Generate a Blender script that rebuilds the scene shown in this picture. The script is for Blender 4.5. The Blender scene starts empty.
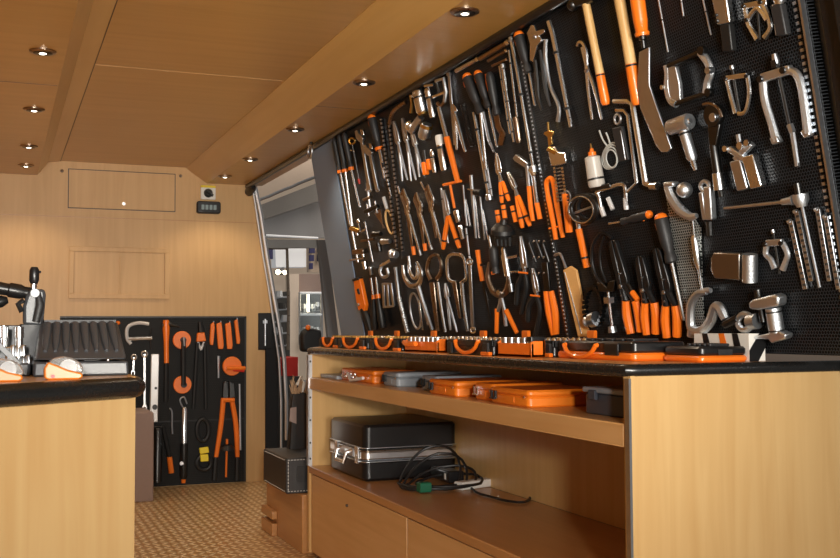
import bpy, math, random
from mathutils import Vector as V, Matrix
random.seed(7)
C = bpy.context.scene.collection
PI = math.pi
# ---------------------------------------------------------------- camera model (metres, z up, van runs along +Y)
F = 1039.17; YAW = .3835; PIT = .0485; ROL = -.0049
CAM = V((0, 0, 1))
_fw = V((math.sin(YAW)*math.cos(PIT), math.cos(YAW)*math.cos(PIT), math.sin(PIT)))
_r = V((math.cos(YAW), -math.sin(YAW), 0)); _u = _r.cross(_fw)
CR = _r*math.cos(ROL)+_u*math.sin(ROL); CU = _u*math.cos(ROL)-_r*math.sin(ROL)
def ray(x, y): return _fw+CR*((x-420)/F)-CU*((y-279)/F)
def onplane(x, y, P, n):
    d = ray(x, y); return CAM+d*((P-CAM).dot(n)/d.dot(n))
def onX(x, y, X): return onplane(x, y, V((X, 0, 0)), V((1, 0, 0)))
def onY(x, y, Y): return onplane(x, y, V((0, Y, 0)), V((0, 1, 0)))
def onZ(x, y, Z): return onplane(x, y, V((0, 0, Z)), V((0, 0, 1)))
# the leaning tool board
BT = .1762
BN = V((-1, 0, -BT)).normalized(); BP = V((1.7035, 0, .93)); BU = V((-BT, 0, 1)).normalized()
def bX(z, o=0): return 1.7035-BT*(z-.93)-o*math.sqrt(1+BT*BT)
YF = 6.85
# ---------------------------------------------------------------- materials
MATS = {}
def nodes(name):
    m = bpy.data.materials.new(name); m.use_nodes = True; MATS[name] = m
    nt = m.node_tree; return m, nt, nt.nodes['Principled BSDF']
def mat(name, col, rough=.5, metal=0, bump=0, scale=60, var=.05, emit=None, trans=0, coat=0, alpha=1):
    m, nt, b = nodes(name)
    b.inputs['Metallic'].default_value = metal; b.inputs['Coat Weight'].default_value = coat
    b.inputs['Transmission Weight'].default_value = trans
    b.inputs['Alpha'].default_value = alpha
    tc = nt.nodes.new('ShaderNodeTexCoord'); nz = nt.nodes.new('ShaderNodeTexNoise'); nz.inputs['Scale'].default_value = scale; nz.inputs['Detail'].default_value = 3
    nt.links.new(tc.outputs['Object'], nz.inputs['Vector'])
    mx = nt.nodes.new('ShaderNodeMix'); mx.data_type = 'RGBA'
    mx.inputs[6].default_value = (*[c*(1-var) for c in col], 1); mx.inputs[7].default_value = (*[min(1, c*(1+var)) for c in col], 1)
    nt.links.new(nz.outputs['Fac'], mx.inputs[0]); nt.links.new(mx.outputs[2], b.inputs['Base Color'])
    mr = nt.nodes.new('ShaderNodeMapRange'); mr.inputs[3].default_value = max(.02, rough-.025); mr.inputs[4].default_value = min(1, rough+.025)
    nt.links.new(nz.outputs['Fac'], mr.inputs[0]); nt.links.new(mr.outputs[0], b.inputs['Roughness'])
    if bump:
        bp = nt.nodes.new('ShaderNodeBump'); bp.inputs['Strength'].default_value = bump; bp.inputs['Distance'].default_value = .002
        nt.links.new(nz.outputs['Fac'], bp.inputs['Height']); nt.links.new(bp.outputs[0], b.inputs['Normal'])
    if emit:
        b.inputs['Emission Color'].default_value = (*emit[:3], 1); b.inputs['Emission Strength'].default_value = emit[3]
    return m
def wood(name, c1, c2, axis='Z', rough=.35, scale=1.0, coat=.15):
    m, nt, b = nodes(name)
    tc = nt.nodes.new('ShaderNodeTexCoord'); mp = nt.nodes.new('ShaderNodeMapping')
    s = {'X': (1.2, 22, 22), 'Y': (22, 1.2, 22), 'Z': (22, 22, 1.2)}[axis]
    mp.inputs['Scale'].default_value = [q*scale for q in s]
    nt.links.new(tc.outputs['Object'], mp.inputs[0])
    n1 = nt.nodes.new('ShaderNodeTexNoise'); n1.inputs['Scale'].default_value = 1.5; n1.inputs['Detail'].default_value = 6; n1.inputs['Distortion'].default_value = .6
    n2 = nt.nodes.new('ShaderNodeTexNoise'); n2.inputs['Scale'].default_value = 2.2; n2.inputs['Detail'].default_value = 2
    nt.links.new(mp.outputs[0], n1.inputs['Vector']); nt.links.new(tc.outputs['Object'], n2.inputs['Vector'])
    a = nt.nodes.new('ShaderNodeMath'); a.operation = 'MULTIPLY_ADD'; a.inputs[1].default_value = .6
    nt.links.new(n1.outputs['Fac'], a.inputs[0])
    h = nt.nodes.new('ShaderNodeMath'); h.operation = 'MULTIPLY'; h.inputs[1].default_value = .4
    nt.links.new(n2.outputs['Fac'], h.inputs[0]); nt.links.new(h.outputs[0], a.inputs[2])
    cr = nt.nodes.new('ShaderNodeValToRGB'); cr.color_ramp.elements[0].position = .35; cr.color_ramp.elements[1].position = .65
    cr.color_ramp.elements[0].color = (*c1, 1); cr.color_ramp.elements[1].color = (*c2, 1)
    nt.links.new(a.outputs[0], cr.inputs[0]); nt.links.new(cr.outputs[0], b.inputs['Base Color'])
    b.inputs['Roughness'].default_value = rough; b.inputs['Coat Weight'].default_value = coat; b.inputs['Coat Roughness'].default_value = .25
    return m
def perf(name, base, hole, pitch=.0085, rough=.35, metal=.3, hr=.30):
    m, nt, b = nodes(name)
    N, L = nt.nodes, nt.links
    tc = N.new('ShaderNodeTexCoord'); sp = N.new('ShaderNodeSeparateXYZ'); L.new(tc.outputs['Object'], sp.inputs[0])
    def M(op, a, b_=None, c_=None):
        n = N.new('ShaderNodeMath'); n.operation = op
        for i, q in enumerate((a, b_, c_)):
            if q is None: continue
            if isinstance(q, (int, float)): n.inputs[i].default_value = q
            else: L.new(q, n.inputs[i])
        return n.outputs[0]
    ua = M('DIVIDE', sp.outputs['X'], pitch); va = M('DIVIDE', sp.outputs['Y'], pitch*1.732)
    def dist(o):
        fx = M('SUBTRACT', M('FRACT', M('ADD', ua, o)), .5); fy = M('MULTIPLY', M('SUBTRACT', M('FRACT', M('ADD', va, o)), .5), 1.732)
        return M('SQRT', M('ADD', M('MULTIPLY', fx, fx), M('MULTIPLY', fy, fy)))
    d = M('MINIMUM', dist(0.0), dist(.5))
    hf = M('LESS_THAN', d, hr)
    mx = N.new('ShaderNodeMix'); mx.data_type = 'RGBA'; mx.inputs[6].default_value = (*base, 1); mx.inputs[7].default_value = (*hole, 1)
    L.new(hf, mx.inputs[0]); L.new(mx.outputs[2], b.inputs['Base Color'])
    bp = N.new('ShaderNodeBump'); bp.inputs['Strength'].default_value = .7; bp.inputs['Distance'].default_value = .0015
    L.new(M('SMOOTH_MIN', d, .42, .1), bp.inputs['Height']); L.new(bp.outputs[0], b.inputs['Normal'])
    b.inputs['Roughness'].default_value = rough; b.inputs['Metallic'].default_value = metal; b.inputs['Specular IOR Level'].default_value = .10
    return m
def tread(name):
    m, nt, b = nodes(name)
    N, L = nt.nodes, nt.links
    tc = N.new('ShaderNodeTexCoord'); sp = N.new('ShaderNodeSeparateXYZ'); L.new(tc.outputs['Object'], sp.inputs[0])
    def M(op, a, b_=None):
        n = N.new('ShaderNodeMath'); n.operation = op
        for i, q in enumerate((a, b_)):
            if q is None: continue
            if isinstance(q, (int, float)): n.inputs[i].default_value = q
            else: L.new(q, n.inputs[i])
        return n.outputs[0]
    P = .058
    def loz(dx, dy, ang):
        c, s = math.cos(ang), math.sin(ang)
        x = M('SUBTRACT', M('FRACT', M('ADD', M('DIVIDE', sp.outputs['X'], P*1.4), dx)), .5)
        y = M('SUBTRACT', M('FRACT', M('ADD', M('DIVIDE', sp.outputs['Y'], P*1.4), dy)), .5)
        a = M('ADD', M('MULTIPLY', x, c), M('MULTIPLY', y, s)); q = M('SUBTRACT', M('MULTIPLY', y, c), M('MULTIPLY', x, s))
        a = M('DIVIDE', a, .34); q = M('DIVIDE', q, .10)
        return M('MAXIMUM', M('SUBTRACT', 1.0, M('ADD', M('MULTIPLY', a, a), M('MULTIPLY', q, q))), 0.0)
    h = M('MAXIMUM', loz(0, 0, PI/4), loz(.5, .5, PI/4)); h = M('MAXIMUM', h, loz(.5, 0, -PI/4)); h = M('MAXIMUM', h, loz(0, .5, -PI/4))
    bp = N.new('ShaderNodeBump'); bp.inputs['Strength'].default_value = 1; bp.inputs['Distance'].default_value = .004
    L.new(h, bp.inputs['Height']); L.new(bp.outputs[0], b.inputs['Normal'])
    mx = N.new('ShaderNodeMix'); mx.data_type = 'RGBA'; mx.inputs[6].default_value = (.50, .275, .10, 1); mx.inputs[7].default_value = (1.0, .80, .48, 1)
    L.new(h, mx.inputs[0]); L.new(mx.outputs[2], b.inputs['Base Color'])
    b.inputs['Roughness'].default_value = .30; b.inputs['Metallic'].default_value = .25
    return m
wood('maple', (.58, .35, .135), (.67, .44, .19))
wood('maple_bench', (.44, .265, .105), (.50, .33, .145))
wood('maple_far', (.56, .335, .13), (.64, .395, .17), coat=.05, rough=.5)
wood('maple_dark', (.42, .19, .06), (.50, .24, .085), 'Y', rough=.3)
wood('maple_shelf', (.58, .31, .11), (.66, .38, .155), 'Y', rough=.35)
wood('maple_inner', (.62, .37, .13), (.70, .45, .18), 'Z', rough=.38)
wood('maple_top', (.72, .38, .13), (.78, .43, .17), 'Y', rough=.3)
wood('ceiling_wood', (.50, .265, .062), (.58, .325, .088), 'X', rough=.32, scale=.6, coat=.2)
wood('beam_wood', (.56, .32, .09), (.63, .38, .12), 'Y', rough=.32, scale=.6, coat=.2)
wood('hickory', (.58, .34, .12), (.75, .50, .22), 'Y', rough=.35, scale=3, coat=.4)
perf('perf_black', (.030, .033, .037), (.0006, .0006, .0006), pitch=.0085, rough=.32, metal=0, hr=.40)
perf('perf_reflection', (.42, .44, .42), (.01, .01, .01), pitch=.0082, rough=.4, metal=.5, hr=.36)  # paler copy of the board sheet, its colour holding reflected light
perf('perf_far', (.014, .014, .014), (.05, .048, .045), pitch=.013, hr=.22, rough=.5, metal=0)
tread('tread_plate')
mat('chrome', (.92, .95, 1.0), .25, 1, scale=90)
mat('steel', (.68, .72, .77), .35, 1, scale=90)
mat('cast', (.74, .78, .82), .42, 1, bump=.3, scale=200)
mat('gunmetal', (.09, .09, .09), .36, 1)
mat('bronze', (.38, .30, .23), .28, 1)
mat('brass', (.75, .50, .16), .3, 1)
mat('orange', (.90, .19, .012), .35, 0, coat=.3)
mat('orange_box', (.80, .20, .012), .42, 0, coat=.2)
mat('amber', (.62, .17, .015), .3, 0, coat=.4)
mat('red', (.6, .02, .01), .4)
mat('yellow', (.85, .65, .02), .5)
mat('green', (.01, .12, .06), .4)
mat('rubber', (.010, .010, .010), .45, 0, bump=.2, scale=300)
mat('rubber_grey', (.020, .020, .021), .5, 0, bump=.2, scale=300)
mat('plastic_black', (.009, .009, .0095), .30)
mat('bullnose', (.010, .010, .010), .27)
mat('case_grey', (.050, .054, .060), .34, bump=.15, scale=400)
mat('box_grey', (.27, .30, .33), .4)
mat('box_slate', (.05, .055, .07), .45)
mat('grey_panel', (.21, .30, .44), .55, bump=.1, scale=250)
mat('white_plastic', (.80, .78, .72), .4)
mat('white_metal', (.75, .75, .75), .35, .4)
mat('aluminium', (.72, .73, .75), .3, 1)
mat('bottle', (.62, .58, .52), .35, 0, trans=.15)
mat('cable_grey', (.50, .52, .50), .45)
mat('tan', (.70, .38, .13), .5, bump=.3, scale=150)
mat('mauve', (.34, .25, .22), .6)
mat('leather', (.02, .019, .019), .45, bump=.5, scale=250)
mat('clear', (.9, .88, .85), .08, 0, trans=.85)
mat('glass', (.9, .95, .95), .03, 0, trans=1)
mat('lens', (1, .93, .8), .3, emit=(1, .90, .72, 6))
mat('fibre', (.45, .30, .18), .9, bump=.6, scale=300)
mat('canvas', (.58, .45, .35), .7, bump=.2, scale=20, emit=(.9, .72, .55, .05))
mat('hall_grey', (.20, .19, .18), .6)
mat('hall_beam', (.22, .215, .21), .5)
mat('hall_panel', (.30, .30, .31), .6)
mat('hall_dark', (.05, .048, .045), .5)
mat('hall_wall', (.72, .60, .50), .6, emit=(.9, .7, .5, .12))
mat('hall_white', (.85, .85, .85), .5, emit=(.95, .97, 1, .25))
mat('hall_blue', (.03, .03, .14), .5)
mat('hall_floor', (.12, .10, .08), .5)
mat('lamp_glow', (1, .9, .7), .3, emit=(1, .85, .6, 6))
mat('plate_brown', (.36, .33, .30), .34, 1, scale=200)
mat('screw', (.25, .2, .15), .3, 1)
mat('led', (.2, .25, .25), .3, emit=(.4, .5, .5, .12))
# ---------------------------------------------------------------- mesh builder
class MB:
    def __init__(s): s.v = []; s.f = []
    def add(s, vs, fs):
        n = len(s.v); s.v += [tuple(q) for q in vs]; s.f += [tuple(i+n for i in f) for f in fs]; return s
    def box(s, a, b):
        x0, x1 = sorted((a[0], b[0])); y0, y1 = sorted((a[1], b[1])); z0, z1 = sorted((a[2], b[2]))
        return s.add([(x0, y0, z0), (x1, y0, z0), (x1, y1, z0), (x0, y1, z0), (x0, y0, z1), (x1, y0, z1), (x1, y1, z1), (x0, y1, z1)],
                     [(0, 3, 2, 1), (4, 5, 6, 7), (0, 1, 5, 4), (1, 2, 6, 5), (2, 3, 7, 6), (3, 0, 4, 7)])
    def rbox(s, a, b, r=.01, axis=2, seg=4):
        """box with the four edges along `axis` rounded and a small chamfer on the two ends"""
        lo = [min(a[i], b[i]) for i in range(3)]; hi = [max(a[i], b[i]) for i in range(3)]
        i, j = [q for q in range(3) if q != axis]
        if axis == 1: i, j = j, i
        r = min(r, (hi[i]-lo[i])*.49, (hi[j]-lo[j])*.49); c = min(r*.35, (hi[axis]-lo[axis])*.3)
        rings = []
        for w, ins in ((lo[axis], c), (lo[axis]+c, 0), (hi[axis]-c, 0), (hi[axis], c)):
            R = []
            for ci, cj, a0 in ((hi[i]-r, hi[j]-r, 0), (lo[i]+r, hi[j]-r, 90), (lo[i]+r, lo[j]+r, 180), (hi[i]-r, lo[j]+r, 270)):
                for k in range(seg+1):
                    t = math.radians(a0+90*k/seg); p = [0, 0, 0]; p[axis] = w; p[i] = ci+(r-ins)*math.cos(t); p[j] = cj+(r-ins)*math.sin(t); R.append(p)
            rings.append(R)
        n = len(rings[0]); vs = [p for R in rings for p in R]; fs = []
        for q in range(3):
            for k in range(n): fs.append((q*n+k, q*n+(k+1) % n, (q+1)*n+(k+1) % n, (q+1)*n+k))
        fs.append(tuple(reversed(range(n)))); fs.append(tuple(3*n+k for k in range(n)))
        return s.add(vs, fs)
    def prism(s, pts, d, cham=0):
        """pts: list of 3D points (planar), extruded by vector d"""
        n = len(pts); P = [V(p) for p in pts]; d = V(d)
        vs = P+[p+d for p in P]
        fs = [tuple(reversed(range(n))), tuple(range(n, 2*n))]+[(k, (k+1) % n, n+(k+1) % n, n+k) for k in range(n)]
        return s.add(vs, fs)
    def tube(s, pts, rs, seg=10, closed=False, flat=1.0):
        P = [V(p) for p in pts]; n = len(P)
        if not isinstance(rs, (list, tuple)): rs = [rs]*n
        t0 = (P[1]-P[0]).normalized(); up = V((0, 0, 1)) if abs(t0.z) < .9 else V((1, 0, 0))
        nrm = (up-t0*up.dot(t0)).normalized(); rings = []
        for k in range(n):
            if closed: t = (P[(k+1) % n]-P[k-1])
            else: t = P[min(k+1, n-1)]-P[max(k-1, 0)]
            if t.length < 1e-9: t = t0
            t.normalize(); nrm = nrm-t*nrm.dot(t)
            if nrm.length < 1e-6: nrm = t.orthogonal()
            nrm.normalize(); b = t.cross(nrm)
            rings.append([P[k]+nrm*(rs[k]*math.cos(2*PI*j/seg))+b*(rs[k]*math.sin(2*PI*j/seg)) for j in range(seg)])
        vs = [p for R in rings for p in R]; fs = []
        for k in range(n if closed else n-1):
            a = k*seg; b = ((k+1) % n)*seg
            for j in range(seg): fs.append((a+j, a+(j+1) % seg, b+(j+1) % seg, b+j))
        if not closed: fs += [tuple(reversed(range(seg))), tuple((n-1)*seg+j for j in range(seg))]
        return s.add(vs, fs)
    def lathe(s, p, q, prof, seg=16):
        """prof: (fraction along p->q, radius)"""
        p = V(p); q = V(q); d = q-p; t = d.normalized(); a = t.orthogonal().normalized(); b = t.cross(a)
        vs = [p+d*f+a*(r*math.cos(2*PI*j/seg))+b*(r*math.sin(2*PI*j/seg)) for f, r in prof for j in range(seg)]
        fs = [(k*seg+j, k*seg+(j+1) % seg, (k+1)*seg+(j+1) % seg, (k+1)*seg+j) for k in range(len(prof)-1) for j in range(seg)]
        fs += [tuple(reversed(range(seg))), tuple((len(prof)-1)*seg+j for j in range(seg))]
        return s.add(vs, fs)
    def ball(s, c, r, seg=14):
        c = V(c); prof = [((1-math.cos(PI*k/8))/2, max(1e-5, r*math.sin(PI*k/8))) for k in range(9)]
        return s.lathe(c-V((0, 0, r)), c+V((0, 0, r)), prof, seg)
    def build(s, name, m, parent=None, bevel=0, smooth=True):
        me = bpy.data.meshes.new(name); me.from_pydata(s.v, [], s.f); me.update()
        import bmesh
        bm = bmesh.new(); bm.from_mesh(me); bmesh.ops.recalc_face_normals(bm, faces=bm.faces); bm.to_mesh(me); bm.free()
        me.materials.append(MATS[m])
        if smooth:
            me.polygons.foreach_set('use_smooth', [True]*len(me.polygons)); me.set_sharp_from_angle(angle=math.radians(38))
        o = bpy.data.objects.new(name, me); C.objects.link(o)
        if parent: o.parent = parent
        if bevel:
            bv = o.modifiers.new('b', 'BEVEL'); bv.width = bevel; bv.segments = 2; bv.limit_method = 'ANGLE'
        return o
def tag(o, label, cat, group=None, kind=None):
    o['label'] = label; o['category'] = cat
    if group: o['group'] = group
    if kind: o['kind'] = kind
    return o
def struct(name, mb, m, bevel=0, parent=None, smooth=True):
    o = mb.build(name, m, parent, bevel, smooth)
    if not parent: o['kind'] = 'structure'
    return o
def thing(name, label, cat, loc=(0, 0, 0), group=None, rz=0):
    o = bpy.data.objects.new(name, None); o.empty_display_size = .02; C.objects.link(o); o.location = loc; o.rotation_euler = (0, 0, rz)
    return tag(o, label, cat, group)
# ================================================================ THE SHELL
XF, YC, YP, ZT, ZS1, ZS2, XB = 1.272, 1.942, 4.489, .920, .790, .399, 1.74
ZSO, ZC = 1.970, 2.067
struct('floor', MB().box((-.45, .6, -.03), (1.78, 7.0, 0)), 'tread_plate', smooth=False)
# far wall, right edge leaning with the van side
def farX(z): return 1.559+(1.954-z)*.166+.005
struct('wall_far', MB().prism([(-.45, YF, 0), (onY(265, 480, YF).x, YF, 0), (onY(266, 350, YF).x, YF, .87), (onY(258, 350, YF).x, YF, .87), (onY(258, 313, YF).x, YF, 1.11), (farX(1.11), YF, 1.11), (farX(1.96), YF, 1.97), (farX(1.96), YF, 2.2), (-.45, YF, 2.2)], (0, .04, 0)), 'maple_far', smooth=False)
a = onY(0, 214.3, YF); b = onY(255, 223.3, YF)
struct('trim_1', MB().box((-.45, YF-.0015, a.z-.0015), (farX(b.z)-.003, YF+.002, a.z+.0015)), 'maple_dark')
struct('wall_left', MB().prism([(-.45, .8, 0), (-.45, .8, .9), (-.27, .8, 1.97), (-.27, .8, 2.2), (-.5, .8, 2.2), (-.5, .8, 0)], (0, 6.05, 0)), 'maple_far', smooth=False)
# ceiling
Y0 = 1.0
struct('ceiling', MB().box((.331, Y0, ZC), (1.1155, YF, ZC+.04)), 'ceiling_wood')
def prof(pts, y0=Y0, y1=YF): return MB().prism([(x, y0, z) for x, z in pts], (0, y1-y0, 0))
struct('ceiling_soffit_left', prof([(-.45, ZSO), (.199, ZSO), (.199, ZSO+.12), (-.45, ZSO+.12)]), 'ceiling_wood')
struct('ceiling_beam_left', prof([(.199, ZSO), (.262, ZC-.012), (.331, ZC-.004), (.331, ZC+.04), (.199, ZC+.04)]), 'beam_wood', smooth=False)
struct('ceiling_beam_right', prof([(1.1155, ZC+.04), (1.1155, ZC-.003), (1.138, ZC-.022), (1.2514, ZSO-.002), (1.2514, ZC+.04)]), 'beam_wood', smooth=False)
struct('ceiling_soffit_right', prof([(1.2514, ZSO), (1.62, ZSO), (1.62, ZSO+.12), (1.2514, ZSO+.12)]), 'ceiling_wood')
struct('trim_2', MB().box((.3365, Y0, ZC-.0015), (.334, YF, ZC+.001)), 'hall_dark')
struct('trim_3', MB().box((.337, 4.305, ZC-.0008), (1.11, 4.308, ZC+.001)), 'maple_far')
struct('trim_4', MB().box((-.44, 4.305, ZSO-.0008), (.195, 4.308, ZSO+.001)), 'hall_dark')
struct('trim_5', MB().box((1.255, 4.305, ZSO-.0008), (1.54, 4.308, ZSO+.001)), 'hall_dark')
# black rail where the side leans against the soffit
struct('trim_6', MB().tube([(1.50, 1.45, ZSO-.012), (1.508, 5.0, ZSO-.012), (1.515, YF-.03, ZSO-.012)], .017, 10), 'plastic_black')
struct('trim_7', MB().lathe((1.53, YF-.14, ZSO-.03), (1.53, YF-.01, ZSO-.045), [(0, .016), (.3, .026), (1, .030)]), 'plastic_black')
# van side behind the board
sidez = [(.0, 0), (.935, 0), (2.1, 0)]
def slab(y0, y1, z0, z1, off0, off1, name, m, parent=None, kind=True):
    mb = MB().prism([(bX(z0, off0), y0, z0), (bX(z1, off0), y0, z1), (bX(z1, off1), y0, z1), (bX(z0, off1), y0, z0)], (0, y1-y0, 0))
    return struct(name, mb, m) if kind else mb.build(name, m, parent, smooth=False)
slab(1.30, 5.33, .965, 1.99, -.03, -.10, 'wall_right', 'hall_grey')
struct('wall_right_lower', MB().box((1.78, 2.0, -.03), (1.84, 5.33, .88)), 'hall_grey')
# board root frame: local x = toward the camera end, y = up the board, z = out of it
def frame(P, x, y, z):
    return Matrix(((x.x, y.x, z.x, P.x), (x.y, y.y, z.y, P.y), (x.z, y.z, z.z, P.z), (0, 0, 0, 1)))
BM = frame(V((bX(.938), 3.3, .938)), V((0, -1, 0)), BU, BN)
Hb = (1.962-.938)*math.sqrt(1+BT*BT)
bd = [(4.94, 2.93), (2.925, 1.70)]
for i, (ya, yb) in enumerate(bd):
    o = tag(MB().box((3.3-ya, 0, -.02), (3.3-yb, Hb, 0)).build('perforated_tool_board', 'perf_black', smooth=False),
        ['long black perforated steel tool board on the leaning wall beside the grey strip', 'black perforated steel tool board nearest the open end, hung with gear pullers'][i], 'tool board')
    o.matrix_world = BM
o = thing('slotted_upright', 'slotted black metal upright closing the near end of the tool board', 'rail'); o.matrix_world = BM
mb = MB().box((1.590, 0, .0008), (1.596, Hb, .014)); mb.build('frame_bar', 'steel', o)
mb = MB()
for k in range(70): mb.box((1.563, .0145*k+.010, .0006), (1.573, .0145*k+.017, .004))
mb.build('slot_row', 'steel', o)
o = thing('slotted_upright', 'thin slotted joining strip between the two perforated tool boards', 'rail'); o.matrix_world = BM
MB().box((.362, 0, .0006), (.385, Hb, .004)).build('frame_bar', 'gunmetal', o)
mb = MB()
for k in range(80): mb.box((.370, .0128*k+.006, .004), (.377, .0128*k+.011, .0055))
mb.build('slot_row', 'steel', o)
o = tag(MB().rbox((3.3-5.325, -.02, -.02), (3.3-4.945, Hb-.012, .004), .004).build('grey_cover_strip', 'grey_panel'), 'plain grey vertical cover strip at the far end of the tool board', 'panel'); o.matrix_world = BM
# black end pillar at the near end
struct('trim_8', MB().prism([(bX(.93), 1.60, .93), (bX(2.0), 1.60, 2.0), (bX(2.0)+.08, 1.60, 2.0), (bX(.93)+.08, 1.60, .93)], (0, .066, 0)), 'plastic_black')
struct('trim_9', MB().prism([(bX(.93)-.03, 1.2, .93), (bX(2.0)-.03, 1.2, 2.0), (bX(2.0)+.08, 1.2, 2.0), (bX(.93)+.08, 1.2, .93)], (0, .40, 0)), 'rubber')
# door pillar and tracks at the far wall
def YP_(x, y, d=0): return onY(x, y, YF-d)
struct('door_1', MB().prism([YP_(258, 350), YP_(258, 313), YP_(271, 313), YP_(278, 355), YP_(279, 480), YP_(265, 480), YP_(265, 350)], (0, .05, 0)), 'plastic_black')
mb = MB()
mb.tube([YP_(x, y, .03) for x, y in ((252.5, 186), (257, 215), (263, 255), (269, 290), (274, 325), (279, 360), (281, 400), (281, 470))], .009, 8)
mb.tube([YP_(x, y, .02) for x, y in ((255, 186), (261, 215), (267, 255), (273, 290), (279, 325), (284, 360), (286, 400), (286, 440))], .015, 8)
struct('trim_10', mb, 'aluminium')
p = onY(258, 313, YF)
t = thing('door_latch', 'black recessed door latch plate at the right edge of the far wall', 'latch', (p.x, YF-.014, p.z-.24))
MB().rbox((0, 0, 0), (.09, .012, .24), .006, 1).build('latch_plate', 'plastic_black', t)
mb = MB().lathe((.045, -.004, .02), (.045, -.004, .2), [(0, .006), (1, .006)]); mb.box((.03, -.006, .17), (.06, 0, .19)); mb.build('latch_rod', 'steel', t)
t = thing('hanging_ring', 'small steel ring hanging from the black rail above the grey cover strip', 'ring', (1.47, 5.15, ZSO-.05))
MB().tube([(.0, .035*math.sin(a*PI/10), .035*math.cos(a*PI/10)) for a in range(20)], .006, 8, closed=True).build('ring', 'steel', t)
MB().tube([(0, 0, .03), (.01, 0, .06)], .008, 8).build('mount', 'gunmetal', t)
# ================================================================ CEILING SPOTS
def spot(x, y, label):
    t = thing('recessed_spotlight', label, 'ceiling light', (x, y, ZSO), 'recessed ceiling spotlights')
    MB().lathe((0, 0, .001), (0, 0, -.008), [(0, .045), (.6, .045), (1, .038)], 24).build('trim_ring', 'bronze', t)
    MB().lathe((0, 0, -.0081), (0, 0, -.0095), [(0, .033), (1, .030)], 20).build('reflector', 'gunmetal', t)
    MB().lathe((0, .0, -.0092), (0, 0, -.0115), [(0, .013), (1, .009)], 16).build('bulb', 'lens', t)
lab = ['largest spotlight in the left soffit, nearest the camera', 'second spotlight of the left soffit row', 'third spotlight of the left soffit row', 'smallest spotlight in the left soffit, next to the far wall']
for (x, y), l in zip([(.123, 3.787), (.123, 4.80), (.125, 5.777), (.125, 6.45)], lab): spot(x, y, 'bronze-ringed recessed '+l)
lab = ['largest spotlight in the right soffit above the screwdrivers', 'second spotlight of the right soffit, above the chrome cans', 'third spotlight of the right soffit, above the grey strip', 'fourth spotlight of the right soffit, above the door rail', 'smallest spotlight in the right soffit, next to the far wall']
for (x, y), l in zip([(1.301, 2.848), (1.308, 3.82), (1.306, 4.841), (1.299, 5.786), (1.296, 6.483)], lab): spot(x, y, 'bronze-ringed recessed '+l)
# ================================================================ FAR WALL FITTINGS
def rect_on_far(x0, y0, x1, y1):
    a = onY(x0, y0, YF); b = onY(x1, y1, YF); return a.x, a.z, b.x, b.z
x0, z1, x1, z0 = rect_on_far(69, 169.3, 174.5, 211.3)
t = thing('overhead_locker', 'flush maple locker door high on the far wall under the ceiling', 'cupboard', (x0, YF, z0))
W, H = x1-x0, z1-z0
MB().box((-.005, -.0012, -.005), (W+.005, .001, H+.005)).build('shadow_gap', 'hall_dark', t)
MB().rbox((0, -.005, 0), (W, 0, H), .003, 1).build('door', 'maple_far', t)
MB().lathe((W*.51, -.005, .035), (W*.51, -.013, .035), [(0, .012), (1, .010)]).build('lock', 'chrome', t)
x0, z1, x1, z0 = rect_on_far(69, 246.3, 169, 299)
t = thing('framed_panel', 'maple panel with raised frame and two sunken fields on the far wall', 'panel', (x0, YF, z0))
W, H = x1-x0, z1-z0; fw_ = .03
mb = MB()
for a, b in (((0, -.012, 0), (W, 0, fw_)), ((0, -.012, H-fw_), (W, 0, H)), ((0, -.012, fw_), (fw_, 0, H-fw_)), ((W-fw_, -.012, fw_), (W, 0, H-fw_)), ((W*.5-.006, -.008, fw_), (W*.5+.006, 0, H-fw_))): mb.box(a, b)
mb.build('frame', 'maple_far', t, bevel=.002)
MB().box((fw_, -.003, fw_), (W*.5-.006, 0, H-fw_)).build('field', 'maple_far', t); MB().box((W*.5+.006, -.003, fw_), (W-fw_, 0, H-fw_)).build('field', 'maple_far', t)
for px, py, l in ((62, 171, 'left'), (180.5, 176, 'right')):
    p = onY(px, py, YF)
    tag(MB().lathe((p.x, YF, p.z), (p.x, YF-.01, p.z), [(0, .010), (.6, .010), (1, .004)]).build('screw', 'screw'), 'dark screw head on the far wall at the %s of the high locker door' % l, 'screw')
p = onY(200.5, 185.5, YF); q = onY(215, 200, YF)
t = thing('rotary_switch', 'white rotary switch plate with yellow top and black knob on the far wall', 'switch', (p.x, YF, q.z))
W, H = q.x-p.x, p.z-q.z
MB().rbox((0, -.02, 0), (W, 0, H*.84), .004, 1).build('plate', 'white_plastic', t)
MB().rbox((0, -.021, H*.84), (W, 0, H), .003, 1).build('yellow_band', 'yellow', t)
mb = MB().lathe((W/2, -.02, H*.45), (W/2, -.045, H*.45), [(0, .03), (.5, .028), (1, .02)]); mb.tube([(W*.25, -.045, H*.62), (W*.78, -.045, H*.25)], .009, 6); mb.build('knob', 'plastic_black', t)
p = onY(196, 201.5, YF); q = onY(219.5, 214.5, YF)
t = thing('control_box', 'black boxy control panel with four small buttons below the rotary switch', 'control panel', (p.x, YF, q.z))
W, H = q.x-p.x, p.z-q.z
MB().rbox((0, -.045, 0), (W, 0, H), .015, 1).build('housing', 'plastic_black', t)
for k in range(4): MB().rbox((W*(.18+.17*k), -.05, H*.3), (W*(.30+.17*k), -.044, H*.7), .003, 1).build('button', 'led', t)
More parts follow.
